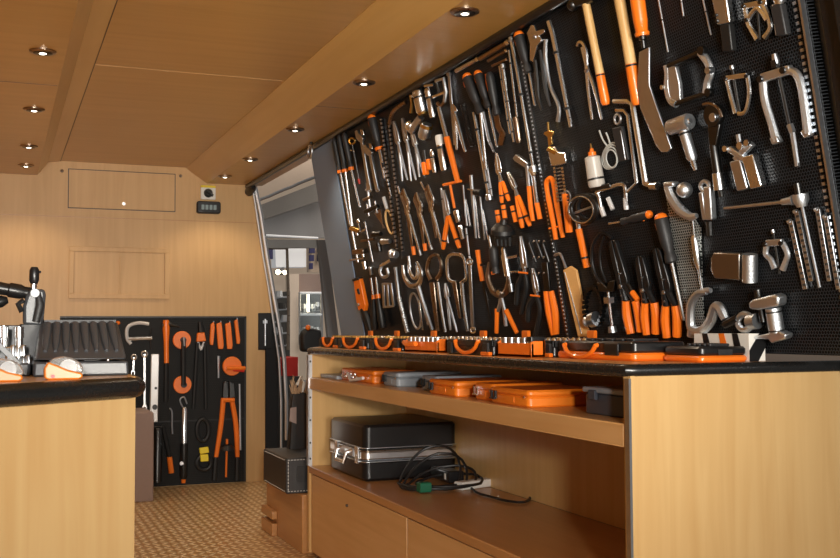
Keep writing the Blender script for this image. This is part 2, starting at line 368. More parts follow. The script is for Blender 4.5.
# ================================================================ COUNTER (right)
t = thing('tool_counter', 'maple counter with black rounded edge under the long tool board', 'counter', (0, 0, 0))
xr = 2.35
TW = .010
top = MB().prism([(XF+.02, YC+.02, ZT-.028), (xr, YC+.02, ZT-.028), (xr, 5.33, ZT-.028), (1.66, 5.33, ZT-.028), (XF+.02, YP+.03, ZT-.028)], (0, 0, .028))
top.build('worktop', 'maple_top', t, smooth=False)
def nose(path, r=.0135): return MB().tube(path, r, 14)
mb = nose([(1.66, 5.33, ZT-.0125), (XF+.02, YP+.04, ZT-.0125), (XF+.004, YP-.05, ZT-.0125), (XF+.004, YC+.03, ZT-.0125), (XF+.008, YC+.012, ZT-.0125), (XF+.02, YC+.004, ZT-.0125), (xr, YC+.004, ZT-.0125)])
mb.build('edge_trim', 'bullnose', t)
MB().box((XF+.006, YC, .02), (xr, YC+.028, ZT-.024)).build('end_panel', 'maple', t)
MB().box((XF+.006, YP, .02), (1.80, YP+.028, ZT-.028)).build('end_panel', 'maple_inner', t)
MB().box((XB, YC+.028, ZS2), (XB+.02, YP, ZT-.028)).build('back_panel', 'maple_inner', t)
MB().box((XF+.004, YC+.028, ZS1-.052), (XB, YP, ZS1)).build('shelf', 'maple_shelf', t, bevel=.003)
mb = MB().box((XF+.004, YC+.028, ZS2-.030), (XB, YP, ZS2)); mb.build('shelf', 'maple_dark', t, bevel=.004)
MB().box((XF+.02, YC+.028, .02), (XB, YP, ZS2-.031)).build('carcass', 'maple_shelf', t)
for i, (ya, yb) in enumerate(((YP-.03, 3.305), (3.297, 2.12), (2.112, YC+.03))):
    d = MB().box((XF+.008, yb, .03), (XF+.02, ya, ZS2-.034)).build('door', 'maple_shelf', t, bevel=.002)
    yk = (ya+yb)/2
    if i == 0:
        p = onX(347, 505.5, XF+.006); yk = p.y; zk = p.z
    else: zk = .12
    MB().lathe((XF+.009, yk, zk), (XF+.001, yk, zk), [(0, .006), (1, .005)]).build('lock', 'gunmetal', d)
for y, l in ((YP-.004, 1), (YC-.001, 0)):
    mb = MB().box((XF, y, ZS2 if l else .03), (XF+.007, y+(.028 if l else .016), ZT-.030))
    if not l: mb.box((XF, y-.0015, .03), (XF+.006, y, ZT-.030))
    mb.build('corner_strip', 'aluminium', t)
mb = MB().box((XF, YP-.003, ZS2), (XF+.018, YP, ZT-.030)); mb.build('corner_strip', 'white_metal', t)
mb = MB()
for z in (.86, .70, .60, .50, .43): mb.lathe((XF+.009, YP-.003, z), (XF+.009, YP-.005, z), [(0, .005), (1, .004)], 8)
mb.build('rivets', 'gunmetal', t)
# step block and tread beyond the counter
p = onZ(266, 530, 0)
t = thing('door_step', 'brown wooden step block with side treads beyond the far end of the counter', 'step', (0, 0, 0))
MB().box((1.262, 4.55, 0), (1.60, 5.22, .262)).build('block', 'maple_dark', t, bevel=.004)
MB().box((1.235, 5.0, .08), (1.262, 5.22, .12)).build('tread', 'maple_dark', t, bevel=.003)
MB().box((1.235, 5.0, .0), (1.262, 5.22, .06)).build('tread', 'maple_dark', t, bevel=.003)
# black stitched box on the step
t = thing('stitched_black_box', 'black leather-look box with stitched edges standing on the wooden step', 'box', (0, 0, .2625))
A = onY(288, 492, 4.60)
mb = MB().rbox((1.20, 4.60, 0), (1.42, 5.03, .16), .01, 1); mb.build('body', 'leather', t)
mb = MB()
for k in range(14):
    mb.box((1.210+.0142*k, 4.5975, .150), (1.217+.0142*k, 4.600, .152)); mb.box((1.210+.0142*k, 4.5975, .010), (1.217+.0142*k, 4.600, .012))
    mb.box((1.1975, 4.62+.028*k, .150), (1.200, 4.635+.028*k, .152)); mb.box((1.1975, 4.62+.028*k, .010), (1.200, 4.635+.028*k, .012))
for k in range(9): mb.box((1.210, 4.5975, .016+.015*k), (1.212, 4.6, .024+.015*k))
mb.build('stitching', 'white_plastic', t)['kind'] = 'stuff'
MB().box((1.25, 4.5965, .05), (1.38, 4.60, .125)).build('front_panel', 'rubber', t)
# hanging duster bundle behind the post
t = thing('hanging_tool_bag', 'worn dark tool bag with straw-like bristles and a pale tag behind the counter post', 'bag', (1.36, 4.95, .43))
def PX(x, y, Y): 
    q = onY(x, y, Y); return q
pts = [onY(x, y, 4.95)-t.location for x, y in ((289, 455), (291, 425), (291, 405), (293, 392), (303, 388), (309, 392), (309, 456))]
MB().prism(pts, (0, .06, 0)).build('bag_body', 'gunmetal', t, bevel=.006)
mb = MB()
for k in range(26):
    x = 291+random.random()*16; y = 390-random.random()*4
    a_ = onY(x, y+4, 4.93)-t.location; b_ = onY(x+random.uniform(-4, 4), y-random.random()*12, 4.93+random.uniform(-.02, .02))-t.location
    mb.tube([a_, b_], [.004, .0015], 5)
mb.build('bristles', 'fibre', t)
MB().prism([onY(x, y, 4.945)-t.location for x, y in ((289.5, 421), (296.5, 424), (296.5, 407), (290.5, 408))], (0, .004, 0)).build('tag', 'mauve', t)
mb = MB().tube([onY(x, y, 4.93)-t.location for x, y in ((297, 385), (301, 377), (304, 383), (302, 392))], .008, 6); mb.build('cloth', 'white_plastic', t)
# ================================================================ LEFT BENCH
t = thing('left_bench', 'maple bench end with thick black rounded edge at the left of the picture', 'bench', (0, 0, 0))
A = V((.218, 1.863, 0)); B = V((-.02, 1.703, 0)); B2 = V((-.30, 1.52, 0)); D = V((.218, 5.2, 0)); E_ = V((-.30, 5.2, 0))
n_ = (B-A).normalized()
MB().prism([(q.x, q.y, .890) for q in (A, B2, E_, D)], (0, 0, .0305)).build('worktop', 'maple_top', t, smooth=False)
nb = MB().tube([(.21, 5.2, .902), (.220, 1.93, .902), (.220, 1.885, .902), (.210, 1.858, .902), (-.02, 1.706, .902), (-.3, 1.518, .902)], .0185, 14); nb.build('edge_trim', 'bullnose', t)
MB().prism([(.219, 1.866, 0), (-.30, 1.520, 0), (-.30, 5.1, 0), (.219, 5.1, 0)], (0, 0, .8895)).build('cabinet_body', 'maple_bench', t, smooth=False)
# mauve cardboard between bench and panel
p = onZ(137, 495, 0); 
a = onY(137, 413, 6.3); b = onY(153.5, 494, 6.3)
tag(MB().rbox((.55, 6.3, 0), (b.x, 6.72, a.z), .01, 2).build('storage_box', 'mauve'), 'mauve-grey tall cardboard box on the floor behind the left bench', 'box')
#TOOLS_START
# ================================================================ TOOL KIT
GROUPS = {'nut_driver': 'black-handled nut drivers', 'adjustable_wrench': 'adjustable wrenches', 'toothed_rack': 'long toothed racks', 'locking_pliers': 'long-nose locking pliers', 'locking_c_clamp': 'locking clamps', 'bulb_screwdriver': 'upside-down bulb screwdrivers', 'socket': 'loose sockets on the board', 'screwdriver': 'screwdrivers on the board', 'ratchet': 'tilted ratchets along the ceiling edge', 'extension_bar': 'chrome extension bars', 'pick': 'thin picks', 'orange_sleeve': 'short orange tube clamps', 'hammer': 'wooden-handled hammers', 'probe': 'thin probes', 'gear_puller': 'gear pullers', 'notched_bar': 'notched steel bars', 'angled_socket_wrench': 'L-bent chrome wrenches', 'cable_cutters': 'black-jawed cutters with orange handles', 'folding_knife': 'orange knives on the far panel', 'pliers': 'pliers on the board', 'snips': 'long slim snips', 'chrome_canister': 'chrome cylinders'}
TOOLS = []
class T:
    """one hanging tool; shapes are authored in its own plane and stored in its own metre space"""
    def __init__(s, name, label, cat, at, plane='B', off=.018, phi=None, group=None):
        if plane == 'B': P, n, up = BP, BN, BU
        else: P, n, up = V((0, YF-.03, 0)), V((0, -1, 0)), V((0, 0, 1))
        P = P+n*off; s.P = onplane(at[0], at[1], P, n)
        if phi is None: phi = (14 if at[0] < 600 else 6) if plane == 'B' else 0
        ph = math.radians(phi); x = up.cross(n)
        s.x = x*math.cos(ph)-n*math.sin(ph); s.z = n*math.cos(ph)+x*math.sin(ph); s.y = up
        s.M = frame(s.P, s.x, s.y, s.z); s.Mi = s.M.inverted()
        s.k = (s.P-CAM).dot(_fw)/F
        s.o = thing(name, label, cat, group=group or GROUPS.get(name)); s.o.matrix_world = s.M
        if plane == 'B': TOOLS.append(s)
    def q(s, p):
        w = onplane(p[0], p[1], s.P, s.z); l = s.Mi @ w; l.z = (p[2] if len(p) > 2 else 0)*s.k; return l
    def rod(s, name, pts, r, m, par=None, seg=8):
        rs = [a*s.k for a in r] if isinstance(r, (list, tuple)) else r*s.k
        return MB().tube([s.q(p) for p in pts], rs, seg).build(name, m, par or s.o)
    def curve(s, name, pts, r, m, par=None, seg=8, n=5):
        P = [s.q(p) for p in pts]; out = []
        if isinstance(r, (list, tuple)): R = list(r)
        else: R = [r]*len(P)
        ro = []
        for i in range(len(P)-1):
            a, b, c, d = P[max(i-1, 0)], P[i], P[i+1], P[min(i+2, len(P)-1)]
            for j in range(n):
                t = j/n; out.append(.5*((2*b)+(c-a)*t+(2*a-5*b+4*c-d)*t*t+(3*b-a-3*c+d)*t**3)); ro.append((R[i]*(1-t)+R[i+1]*t)*s.k)
        out.append(P[-1]); ro.append(R[-1]*s.k)
        return MB().tube(out, ro, seg).build(name, m, par or s.o)
    def flat(s, name, pts, th, m, par=None, h=0, bev=None):
        th = th*s.k; P = [s.q(p) for p in pts]
        for p in P: p.z = h*s.k-th/2
        return MB().prism(P, (0, 0, th)).build(name, m, par or s.o, bevel=th*.18 if bev is None else bev)
    def bar(s, name, p, q, w, th, m, par=None, h=0, w2=None):
        d = V((q[0]-p[0], q[1]-p[1])); n = V((-d.y, d.x)).normalized(); w2 = w if w2 is None else w2
        return s.flat(name, [(p[0]+n.x*w/2, p[1]+n.y*w/2), (q[0]+n.x*w2/2, q[1]+n.y*w2/2), (q[0]-n.x*w2/2, q[1]-n.y*w2/2), (p[0]-n.x*w/2, p[1]-n.y*w/2)], th, m, par, h)
    def ring(s, name, c, rx, ry, r, m, par=None, ang=0, a0=0, a1=360, h=0):
        ca, sa = math.cos(math.radians(ang)), math.sin(math.radians(ang)); full = a1-a0 >= 360
        n = 24; pts = []
        for i in range(n if full else n+1):
            t = math.radians(a0+(a1-a0)*i/n); u, w = rx*math.cos(t), ry*math.sin(t)
            pts.append(s.q((c[0]+u*ca-w*sa, c[1]+u*sa+w*ca, h)))
        return MB().tube(pts, r*s.k, 8, closed=full).build(name, m, par or s.o)
    def ball(s, name, c, r, m, par=None): return MB().ball(s.q(c), r*s.k).build(name, m, par or s.o)
    def lathe(s, name, p, q, prof, m, par=None, seg=16):
        return MB().lathe(s.q(p), s.q(q), [(f, r*s.k) for f, r in prof], seg).build(name, m, par or s.o)
    def disc(s, name, c, r, h0, h1, m, par=None, rin=0):
        a = s.q(c); prof = [(0, r*.94), (.15, r), (.85, r), (1, r*.94)]
        return MB().lathe(a+V((0, 0, h0*s.k)), a+V((0, 0, h1*s.k)), [(f, q*s.k) for f, q in prof], 20).build(name, m, par or s.o)
    def tie(s, p, w, ang=0):
        return None
def lerp(p, q, f): return (p[0]+(q[0]-p[0])*f, p[1]+(q[1]-p[1])*f)
HPROF = [(0, .45), (.04, .82), (.12, 1), (.45, 1), (.62, .92), (.72, .72), (.80, .70), (.86, .9), (.97, .9), (1, .6)]
def screwdriver(label, p, j, q, w, sw=1.2, cap='orange', hm='rubber_grey', off=.025, ring=None, sm='chrome', group=None, plane='B', name='screwdriver', side=True):
    """handle p->j, shaft j->q; w = handle radius in picture units"""
    t = T(name, label, name.replace('_', ' '), p, plane, off)
    t.lathe('handle', p, j, [(f, r*w) for f, r in HPROF], hm)
    if cap: t.lathe('end_cap', lerp(p, j, -.015), lerp(p, j, .09), [(0, w*.4), (.3, w*.8), (.9, w*.99), (1, w*.95)], cap)
    if cap and side: c = lerp(p, j, .16); t.lathe('side_mark', (c[0]-w*.75, c[1]-w*.6), (c[0]-w*.55, c[1]+w*1.3), [(0, w*.2), (.5, w*.38), (1, w*.2)], cap)
    if ring: t.lathe('collar', lerp(p, j, .92), lerp(p, j, 1.0), [(0, w*.98), (1, w*.98)], ring)
    t.rod('shaft', [lerp(p, j, .97), q], sw, sm)
    e = lerp(j, q, .93); t.rod('tip', [e, lerp(j, q, 1.03)], [sw, sw*.6], 'steel')
    return t
def pliers(label, tip, piv, h1, h2, jm='steel', hm='orange', jw=3, hw=2.6, bend=0, name='pliers', off=.018, group=None, hs=0.25, cap=None, plane='B', split=.35):
    """two jaws meeting at tip, pivot, two grips ending at h1,h2; hs = where the grip sleeves start"""
    t = T(name, label, 'pliers', piv, plane, off, group=group)
    d = V((tip[0]-piv[0], tip[1]-piv[1])); n = V((-d.y, d.x)).normalized()
    for sgn, g in ((1, h1), (-1, h2)):
        f = t.flat('jaw', [(piv[0]+n.x*jw*sgn, piv[1]+n.y*jw*sgn), (piv[0]+d.x*.5+n.x*jw*.95*sgn, piv[1]+d.y*.5+n.y*jw*.95*sgn), (tip[0]+n.x*jw*.35*sgn, tip[1]+n.y*jw*.35*sgn), (tip[0]+n.x*.2*sgn, tip[1]+n.y*.2*sgn), (piv[0]+d.x*.2+n.x*.2*sgn, piv[1]+d.y*.2+n.y*.2*sgn), (piv[0]-n.x*jw*.3*sgn, piv[1]-n.y*jw*.3*sgn)], 2.4, jm)
    for sgn, g in ((-1, h1), (1, h2)):
        g0 = lerp(piv, g, hs); side = 1 if g[0] > (h1[0]+h2[0])/2 else -1
        m1 = lerp(piv, g, .5); m1 = (m1[0]+side*bend, m1[1])
        t.curve('tang', [piv, lerp(lerp(piv, g, .12), m1, .12), lerp(g0, m1, .05)], 1.5, jm)
        if hm: t.curve('grip', [lerp(g0, m1, .0), lerp(m1, g0, .2), lerp(g, m1, .25), g], [hw*.75, hw, hw, hw*.7], hm)
        if hm == 'orange': t.rod('tie_band', [lerp(m1, g, .45), lerp(m1, g, .55)], hw*1.15, 'rubber')
        else: t.curve('grip', [lerp(g0, m1, .0), lerp(m1, g0, .2), lerp(g, m1, .25), g], [hw*.7, hw*.8, hw*.7, hw*.5], jm)
    t.disc('pivot', (piv[0], piv[1]), 1.9, 1, 2.2, jm)
    return t
def wrench(label, p, q, w=1.3, m='chrome', ends=('ring', 'open'), hw=3.4, name='combination_wrench', off=.012, plane='B', cat='wrench'):
    t = T(name, label, cat, lerp(p, q, .5), plane, off)
    t.bar('shank', p, q, w*2, w*1.1, m)
    for e, c, o in ((ends[0], p, q), (ends[1], q, p)):
        d = V((c[0]-o[0], c[1]-o[1])).normalized(); n = V((-d.y, d.x))
        if e == 'ring': t.ring('ring_end', c, hw, hw, 1.1, m)
        elif e == 'open':
            t.flat('open_end', [(c[0]-d.x*hw+n.x*w, c[1]-d.y*hw+n.y*w), (c[0]+n.x*hw, c[1]+n.y*hw), (c[0]+d.x*hw*1.3+n.x*hw*.8, c[1]+d.y*hw*1.3+n.y*hw*.8), (c[0]+d.x*hw*1.2+n.x*hw*.35, c[1]+d.y*hw*1.2+n.y*hw*.35), (c[0]+n.x*hw*.3, c[1]+n.y*hw*.3), (c[0]-n.x*hw*.3, c[1]-n.y*hw*.3), (c[0]+d.x*hw*1.2-n.x*hw*.35, c[1]+d.y*hw*1.2-n.y*hw*.35), (c[0]+d.x*hw*1.3-n.x*hw*.8, c[1]+d.y*hw*1.3-n.y*hw*.8), (c[0]-n.x*hw, c[1]-n.y*hw), (c[0]-d.x*hw-n.x*w, c[1]-d.y*hw-n.y*w)], 2, m)
        elif e == 'socket': t.lathe('socket_end', (c[0]-d.x*hw*1.2, c[1]-d.y*hw*1.2), (c[0]+d.x*hw*.8, c[1]+d.y*hw*.8), [(0, hw*.5), (.3, hw*.8), (1, hw*.85)], m)
        elif e == 'head': t.disc('ratchet_head', c, hw, -1.2, 1.6, m)
    return t
def bar_tool(label, pts, r, m='chrome', name='extension_bar', cat='bar', ends=None, off=.015, seg=8):
    t = T(name, label, cat, pts[0], 'B', off)
    t.rod('shank', pts, r, m, seg=seg)
    R = max(r) if isinstance(r, (list, tuple)) else r
    for f in (.2, .8):
        a_, b_ = lerp(pts[-2], pts[-1], f-.012), lerp(pts[-2], pts[-1], f+.012); t.rod('tie_band', [a_, b_], R*1.35, 'rubber')
    if ends in ('bottom', 'both'): e = lerp(pts[-2], pts[-1], 1); d = V((pts[-1][0]-pts[-2][0], pts[-1][1]-pts[-2][1])).normalized(); t.lathe('drive_socket', (e[0]-d.x*7, e[1]-d.y*7), e, [(0, R*1.1), (.2, R*1.7), (1, R*1.7)], 'steel')
    if ends in ('top', 'both'): d = V((pts[1][0]-pts[0][0], pts[1][1]-pts[0][1])).normalized(); t.lathe('square_drive', pts[0], (pts[0][0]+d.x*5, pts[0][1]+d.y*5), [(0, R*1.3), (.8, R*1.6), (1, R)], 'steel')
    return t
# ---- board, far end
for i, (a, j, q, l) in enumerate([((334, 138), (340.5, 173), (350, 224), 'leftmost of the three black-handled nut drivers at the far end of the board'), ((339, 135), (345.5, 172), (354, 240), 'middle one of the three black-handled nut drivers at the far end, with the longest shaft'), ((344, 133), (351.5, 170), (360, 206), 'right one of the three black-handled nut drivers, with the shortest shaft')]):
    t = screwdriver(l, a, j, q, 3.1, 1.3, cap=None, ring='orange', name='nut_driver')
t = T('telescopic_pick', 'thin black pick with round brass head and red tip beside the nut drivers', 'pick', (352, 141))
t.ring('head_ring', (352, 141), 3, 3, 1, 'brass'); t.rod('rod', [(352, 144), (359, 180)], 1.1, 'gunmetal'); t.rod('cross_pin', [(350.5, 150), (355, 151)], .8, 'chrome'); t.rod('tip', [(358.7, 179), (359.5, 184)], [1.5, .8], 'red')
def adj(label, p, q, s=1):
    t = T('adjustable_wrench', label, 'wrench', p)
    d = V((q[0]-p[0], q[1]-p[1])).normalized(); n = V((-d.y, d.x))
    g = lambda a, b: (p[0]+d.x*a*s+n.x*b*s, p[1]+d.y*a*s+n.y*b*s)
    t.flat('head', [g(12, 2.4), g(7, 6), g(-4, 6), g(-5, 3), g(1, 1), g(2, -1), g(8, -4), g(12, -2.2)], 3.2, 'steel')
    t.flat('moving_jaw', [g(2.5, -1.5), g(-5, -1.5), g(-4, -5), g(4, -5.5)], 2.6, 'chrome')
    t.lathe('worm_screw', g(5, 1), g(9, 1), [(0, 1.6*s), (1, 1.6*s)], 'gunmetal')
    t.bar('shank', g(10, 0), q, 3.2*s, 2.2, 'steel', w2=4.4*s)
    t.ring('hang_eye', q, 2*s, 2*s, .8, 'steel')
    return t
adj('left adjustable wrench with steel head up at the top far end of the board', (360.5, 133), (370, 190), .72)
adj('right adjustable wrench with rounder head, between its twin and the orange-capped screwdriver', (369, 147), (377.5, 190), .72)
screwdriver('black and orange screwdriver at the far end with an orange collar and twisted steel shaft', (371, 115), (379.5, 150), (384.5, 178), 4.4, 1.4, ring='orange')
for a, b, l in (((381, 119), (397, 250), 'left of two long notched steel racks running down the far part of the board'), ((389, 122), (403, 252), 'right of two long notched steel racks, next to the slim chrome pliers')):
    t = T('toothed_rack', l, 'rack', a); t.rod('rail', [a, b], 1.4, 'steel', seg=6)
    mb = MB()
    for k in range(30):
        c = t.q(lerp(a, b, (k+.5)/30)); mb.box(c-V((t.k*2.2, t.k*1.1, 0)), c+V((t.k*2.2, t.k*.7, t.k*2.2)))
    mb.build('teeth', 'gunmetal', t.o)
for i, (a, b, l) in enumerate([((394, 121), (406, 181), 'leftmost of three long slim chrome snips right of the toothed racks'), ((402.5, 118), (414.5, 181), 'middle of three long slim chrome snips, below the brown angle bracket'), ((411.5, 127), (423, 177), 'rightmost of three long slim chrome snips, shortest, below the chrome joint')]):
    pv = lerp(a, b, .36); pliers(l, a, pv, (b[0]-3.5, b[1]), (b[0]+1.5, b[1]-1), 'steel', None, 2.4, 1.7, name='snips')
t = T('angle_bracket', 'small brown curved metal bracket near the top edge of the far board', 'bracket', (394, 115)); t.curve('strip', [(389.5, 124), (392, 114), (397, 108), (406, 102)], 2.0, 'bronze')
t = T('paint_brush', 'small brush with white ferrule and looped wooden handle on the far board', 'brush', (385, 205)); t.rod('ferrule', [(383.5, 197), (387, 209)], 1.9, 'white_metal'); t.ring('handle_loop', (389.5, 222), 3.2, 12, 1.1, 'hickory', ang=-12)
t = T('feeler_gauge', 'fan of thin bronze feeler blades left of the looped brush', 'gauge', (384, 228))
for k in range(6): t.bar('blade', (385, 228), (374.5+k*1.5, 213-k*.9), .9, .3, 'bronze', h=k*.5)
t = T('bar_clamp', 'small steel clamp with brown jaws under the adjustable wrenches', 'clamp', (368, 196)); t.rod('bar', [(367, 183), (370, 208)], 1.3, 'steel'); t.bar('jaw', (364, 200), (371, 197), 3, 4, 'bronze'); t.bar('jaw', (366, 190), (371, 189), 2, 3, 'steel')
# locking pliers
def lockpl(label, tip, pv, e1, e2, oc=False, tp='bronze'):
    t = T('locking_pliers', label, 'pliers', pv)
    t.curve('jaw', [lerp(tip, pv, -.02), (tip[0]-2.2, tip[1]+6), (lerp(tip, pv, .55)[0]-2.4, lerp(tip, pv, .55)[1]), pv], [1.2, 1.8, 2, 2.2], tp)
    t.curve('jaw', [tip, (tip[0]+2.6, tip[1]+8), (lerp(tip, pv, .6)[0]+2.6, lerp(tip, pv, .6)[1]), pv], [1.2, 1.8, 2, 2.2], 'chrome')
    t.curve('body_grip', [pv, lerp(pv, e2, .5), e2], [2.2, 1.8, 1.4], 'chrome')
    t.bar('release_lever', pv, e1, 3.4, 3, tp, w2=2.2)
    t.flat('jaw_plate', [tip, (tip[0]+3, tip[1]+8), (pv[0]+2.5, pv[1]-2), (pv[0]+1.5, pv[1]+6), (pv[0]-2.5, pv[1]+4), (lerp(tip, pv, .5)[0]-2.4, lerp(tip, pv, .5)[1]), (tip[0]-1.6, tip[1]+5)], 2, tp)
    t.lathe('adjusting_screw', lerp(pv, e2, .95), lerp(pv, e2, 1.08), [(0, 1.6), (1, 1.6)], 'steel')
    if oc: t.rod('orange_tip', [lerp(pv, e1, .98), lerp(pv, e1, 1.22)], [2.2, 2.0], 'orange')
    return t
lockpl('leftmost of three long-nose locking pliers, with an orange lever tip', (404, 189), (408, 211), (413, 247), (420, 252), True)
lockpl('middle of three long-nose locking pliers, with an orange lever tip', (417, 193), (420.5, 213), (424.5, 244), (431, 247), True)
lockpl('rightmost of three long-nose locking pliers, without an orange tip', (428.5, 185), (432, 208), (437, 238), (442, 244))
pliers('long-nose pliers with splayed orange handles right of the chrome locking pliers', (444, 190), (448, 214), (443, 249), (459.5, 248), 'steel', 'orange', 2.6, 2.5, hs=.05, name='needle_nose_pliers')
# bottom far cluster
def sock(label, c, d, r, L, m='chrome', name='socket', off=.02):
    t = T(name, label, 'socket', c); p = (c[0]-d[0]*L/2, c[1]-d[1]*L/2); q = (c[0]+d[0]*L/2, c[1]+d[1]*L/2)
    t.lathe('barrel', p, q, [(0, r*.8), (.05, r), (.35, r), (.42, r*.82), (.95, r*.82), (1, r*.7)], m); t.lathe('bore', lerp(p, q, -.02), lerp(p, q, .02), [(0, r*.55), (1, r*.55)], 'hall_dark'); return t
sock('tiny chrome socket under the round knob of the far fitting', (357, 232), (.2, 1), 2.4, 7); sock('dark impact socket left of the sideways grey socket', (377, 234), (1, -.1), 3, 8, 'gunmetal')
sock('small chrome socket right above the bright double nut', (363, 254), (.3, 1), 2.4, 7)
t = T('flare_bar', 'short dark steel flaring bar with bright screws under the adjustable wrenches', 'bar', (375, 215)); t.bar('bar', (365, 212), (378, 206), 4, 4, 'gunmetal'); t.rod('screw', [(367, 204), (369, 216)], 1, 'chrome'); t.rod('screw', [(375, 201), (377, 213)], 1, 'chrome')
t = T('deburring_tool', 'slim chrome rod with a dark ring just left of the first toothed rack', 'rod', (384, 160)); t.rod('rod', [(380, 150), (391, 196)], 1.1, 'chrome'); t.rod('ring', [(383, 163), (384, 167)], 2, 'rubber')
for a, b, l in (((421, 182), (425, 190), 'small chrome hook pin above the middle long-nose locking pliers'), ((398, 186), (400, 194), 'small chrome hook pin above the leftmost long-nose locking pliers')):
    t = T('peg_hook', l, 'hook', a, group='chrome peg hooks'); t.rod('pin', [a, b], 1.2, 'chrome')
for a, b, l in (((441, 188), (448, 243), 'slim steel rod behind the splayed orange-handled long-nose pliers'), ((466, 228), (470, 262), 'thin steel rod below the leftmost pick, above the folding saw'), ((486, 160), (492, 196), 'thin steel rod right beside the long chrome tube with the flex socket')):
    bar_tool(l, [a, b], 1.1, 'steel', 'steel_rod', 'rod')
sock('fat chrome socket with a dark bore under the T key, right of the long-nose pliers', (462, 232), (.2, 1), 3.4, 14)
for a, b, l in (((470, 262), (473, 330), 'long thin chrome spanner between the square-loop clamp and the folding saw'),):
    t = T('flat_spanner', l, 'wrench', a); t.bar('shank', a, b, 3, 1.6, 'steel'); t.ring('ring_end', a, 2.8, 3, 1.1, 'chrome'); t.ring('lower_ring', b, 2.4, 2.6, 1, 'chrome')
for k, (a, b) in enumerate((((529, 243), (536, 262)), ((536, 240), (543, 259)), ((543, 244), (549, 262)))):
    t = T('punch', ['left', 'middle', 'right'][k]+' of three short dark punches above the orange crimper', 'punch', a, group='dark punches'); t.lathe('punch', a, b, [(0, 1.8), (.6, 1.8), (1, .8)], 'gunmetal')
t = T('pipe_clamp', 'slim clamp with brass jaws on a steel bar at the lower far edge', 'clamp', (354, 245)); t.rod('bar', [(351, 224), (358, 262)], 1.2, 'chrome'); t.bar('jaw', (351, 228), (360, 231), 4, 5, 'brass'); t.bar('jaw', (354, 252), (365, 251), 5, 6, 'bronze'); t.rod('screw_handle', [(350, 260), (364, 258)], 1, 'chrome')
t = T('ball_joint_tool', 'tiny chrome fitting with round knob above the brass-jawed clamp', 'fitting', (360, 222)); t.ball('knob', (359, 221), 2.6, 'chrome'); t.rod('stem', [(359, 224), (361, 232), (366, 229)], 1.4, 'chrome')
t = T('t_bar', 'thin upright steel bar with sliding cross handle in the far lower cluster', 'bar', (368, 240)); t.rod('bar', [(365, 222), (373, 262)], .9, 'chrome'); t.rod('cross_handle', [(361, 241), (374, 239)], 1.2, 'bronze')
sock('grey socket lying sideways above the stubby roller in the far lower cluster', (386, 241.5), (1, -.1), 3.2, 8, 'steel')
sock('short socket hanging under the sideways grey socket', (379, 247), (.2, 1), 3.2, 9, 'gunmetal')
sock('round pale roller beside the foot of the toothed racks', (394, 254), (.9, .3), 4.6, 6, 'cast', 'roller')
t = T('pipe_cutter', 'small chrome pipe cutter with curved jaw above the grey feeler frame', 'pipe cutter', (384, 268)); t.rod('screw', [(381, 266), (391, 260)], 1.8, 'chrome'); t.curve('jaw', [(383, 264), (380, 271), (383, 277), (388, 275), (387, 268)], 1.7, 'steel')
sock('bright double nut socket above the orange-bodied tool', (365, 265), (.15, 1), 3.0, 8); sock('small dull socket just right of the bright double nut', (371, 271), (.15, 1), 2.2, 8, 'steel')
t = T('grease_gun', 'orange-bodied hand tool with black rubber grip at the lower far corner of the board', 'hand tool', (361, 290), off=.03)
t.flat('body', [(355, 279), (361, 278), (363, 286), (367, 305), (366, 311), (360, 310), (357.5, 298)], 5, 'orange'); t.bar('top_clip', (354.5, 280), (361, 278), 3, 7, 'rubber'); t.disc('button', (361, 304), 1.6, 2, 4, 'steel'); t.lathe('window', (359.5, 301), (363, 301.5), [(0, 2.2), (1, 2.2)], 'steel'); t.bar('slot', (360, 288), (361.5, 294), 2, 7.6, 'rubber'); t.curve('grip', [(363, 309), (367, 318), (371, 331)], [3.4, 4.2, 3.4], 'rubber')
for sh, hh, l in (([(371, 278), (373.5, 297)], [(373.5, 297), (375, 331)], 'left of two upside-down screwdrivers with black bulb handles'), ([(376, 277), (378, 296)], [(378, 296), (383, 329)], 'right of two upside-down screwdrivers with black bulb handles')):
    t = T('bulb_screwdriver', l, 'screwdriver', sh[0], off=.025); t.rod('shaft', sh, 1.2, 'chrome'); t.lathe('collar', (sh[1][0], sh[1][1]-2), (sh[1][0]+.5, sh[1][1]+2), [(0, 2.2), (1, 2.6)], 'orange')
    t.lathe('handle', hh[0], hh[1], [(0, 2), (.15, 2), (.4, 3.4), (.75, 4.2), (.95, 3.4), (1, 1.5)], 'rubber')
t = T('vernier_frame', 'grey rectangular gauge frame right of the upside-down screwdrivers', 'gauge', (388, 295))
for a, b in (((383.5, 283), (384.5, 308)), ((391, 283), (394, 306)), ((383, 284), (391, 284)), ((385, 307), (394, 306)), ((387.5, 284), (389, 307))): t.bar('frame_bar', a, b, 2.2, 2, 'steel')
t = T('drill_bit', 'long twisted pale drill bit hanging at the far lower board', 'drill bit', (398, 290)); t.rod('shank', [(395.5, 267), (399, 297)], 1.8, 'steel'); t.rod('flute_core', [(399, 297), (407.5, 332)], 2.0, 'cast')
mb = MB()
A_, B_ = t.q((399, 297)), t.q((407.5, 332)); dd = (B_-A_); ax = dd.normalized(); e1 = ax.orthogonal().normalized(); e2 = ax.cross(e1)
for s0 in (0, PI):
    mb.tube([A_+dd*(k/60)+e1*(t.k*1.9*math.cos(s0+k*.75))+e2*(t.k*1.9*math.sin(s0+k*.75)) for k in range(61)], t.k*.8, 6)
mb.build('flutes', 'cast', t.o)
t = T('spring_ring', 'narrow oval steel loop hanging between the drill bit and the C-clamp pliers', 'loop', (416, 310)); t.ring('loop', (415.5, 311), 5, 18, 1.1, 'steel', ang=-8); t.bar('tongue', (419, 300), (423, 330), 1.8, 1.5, 'chrome')
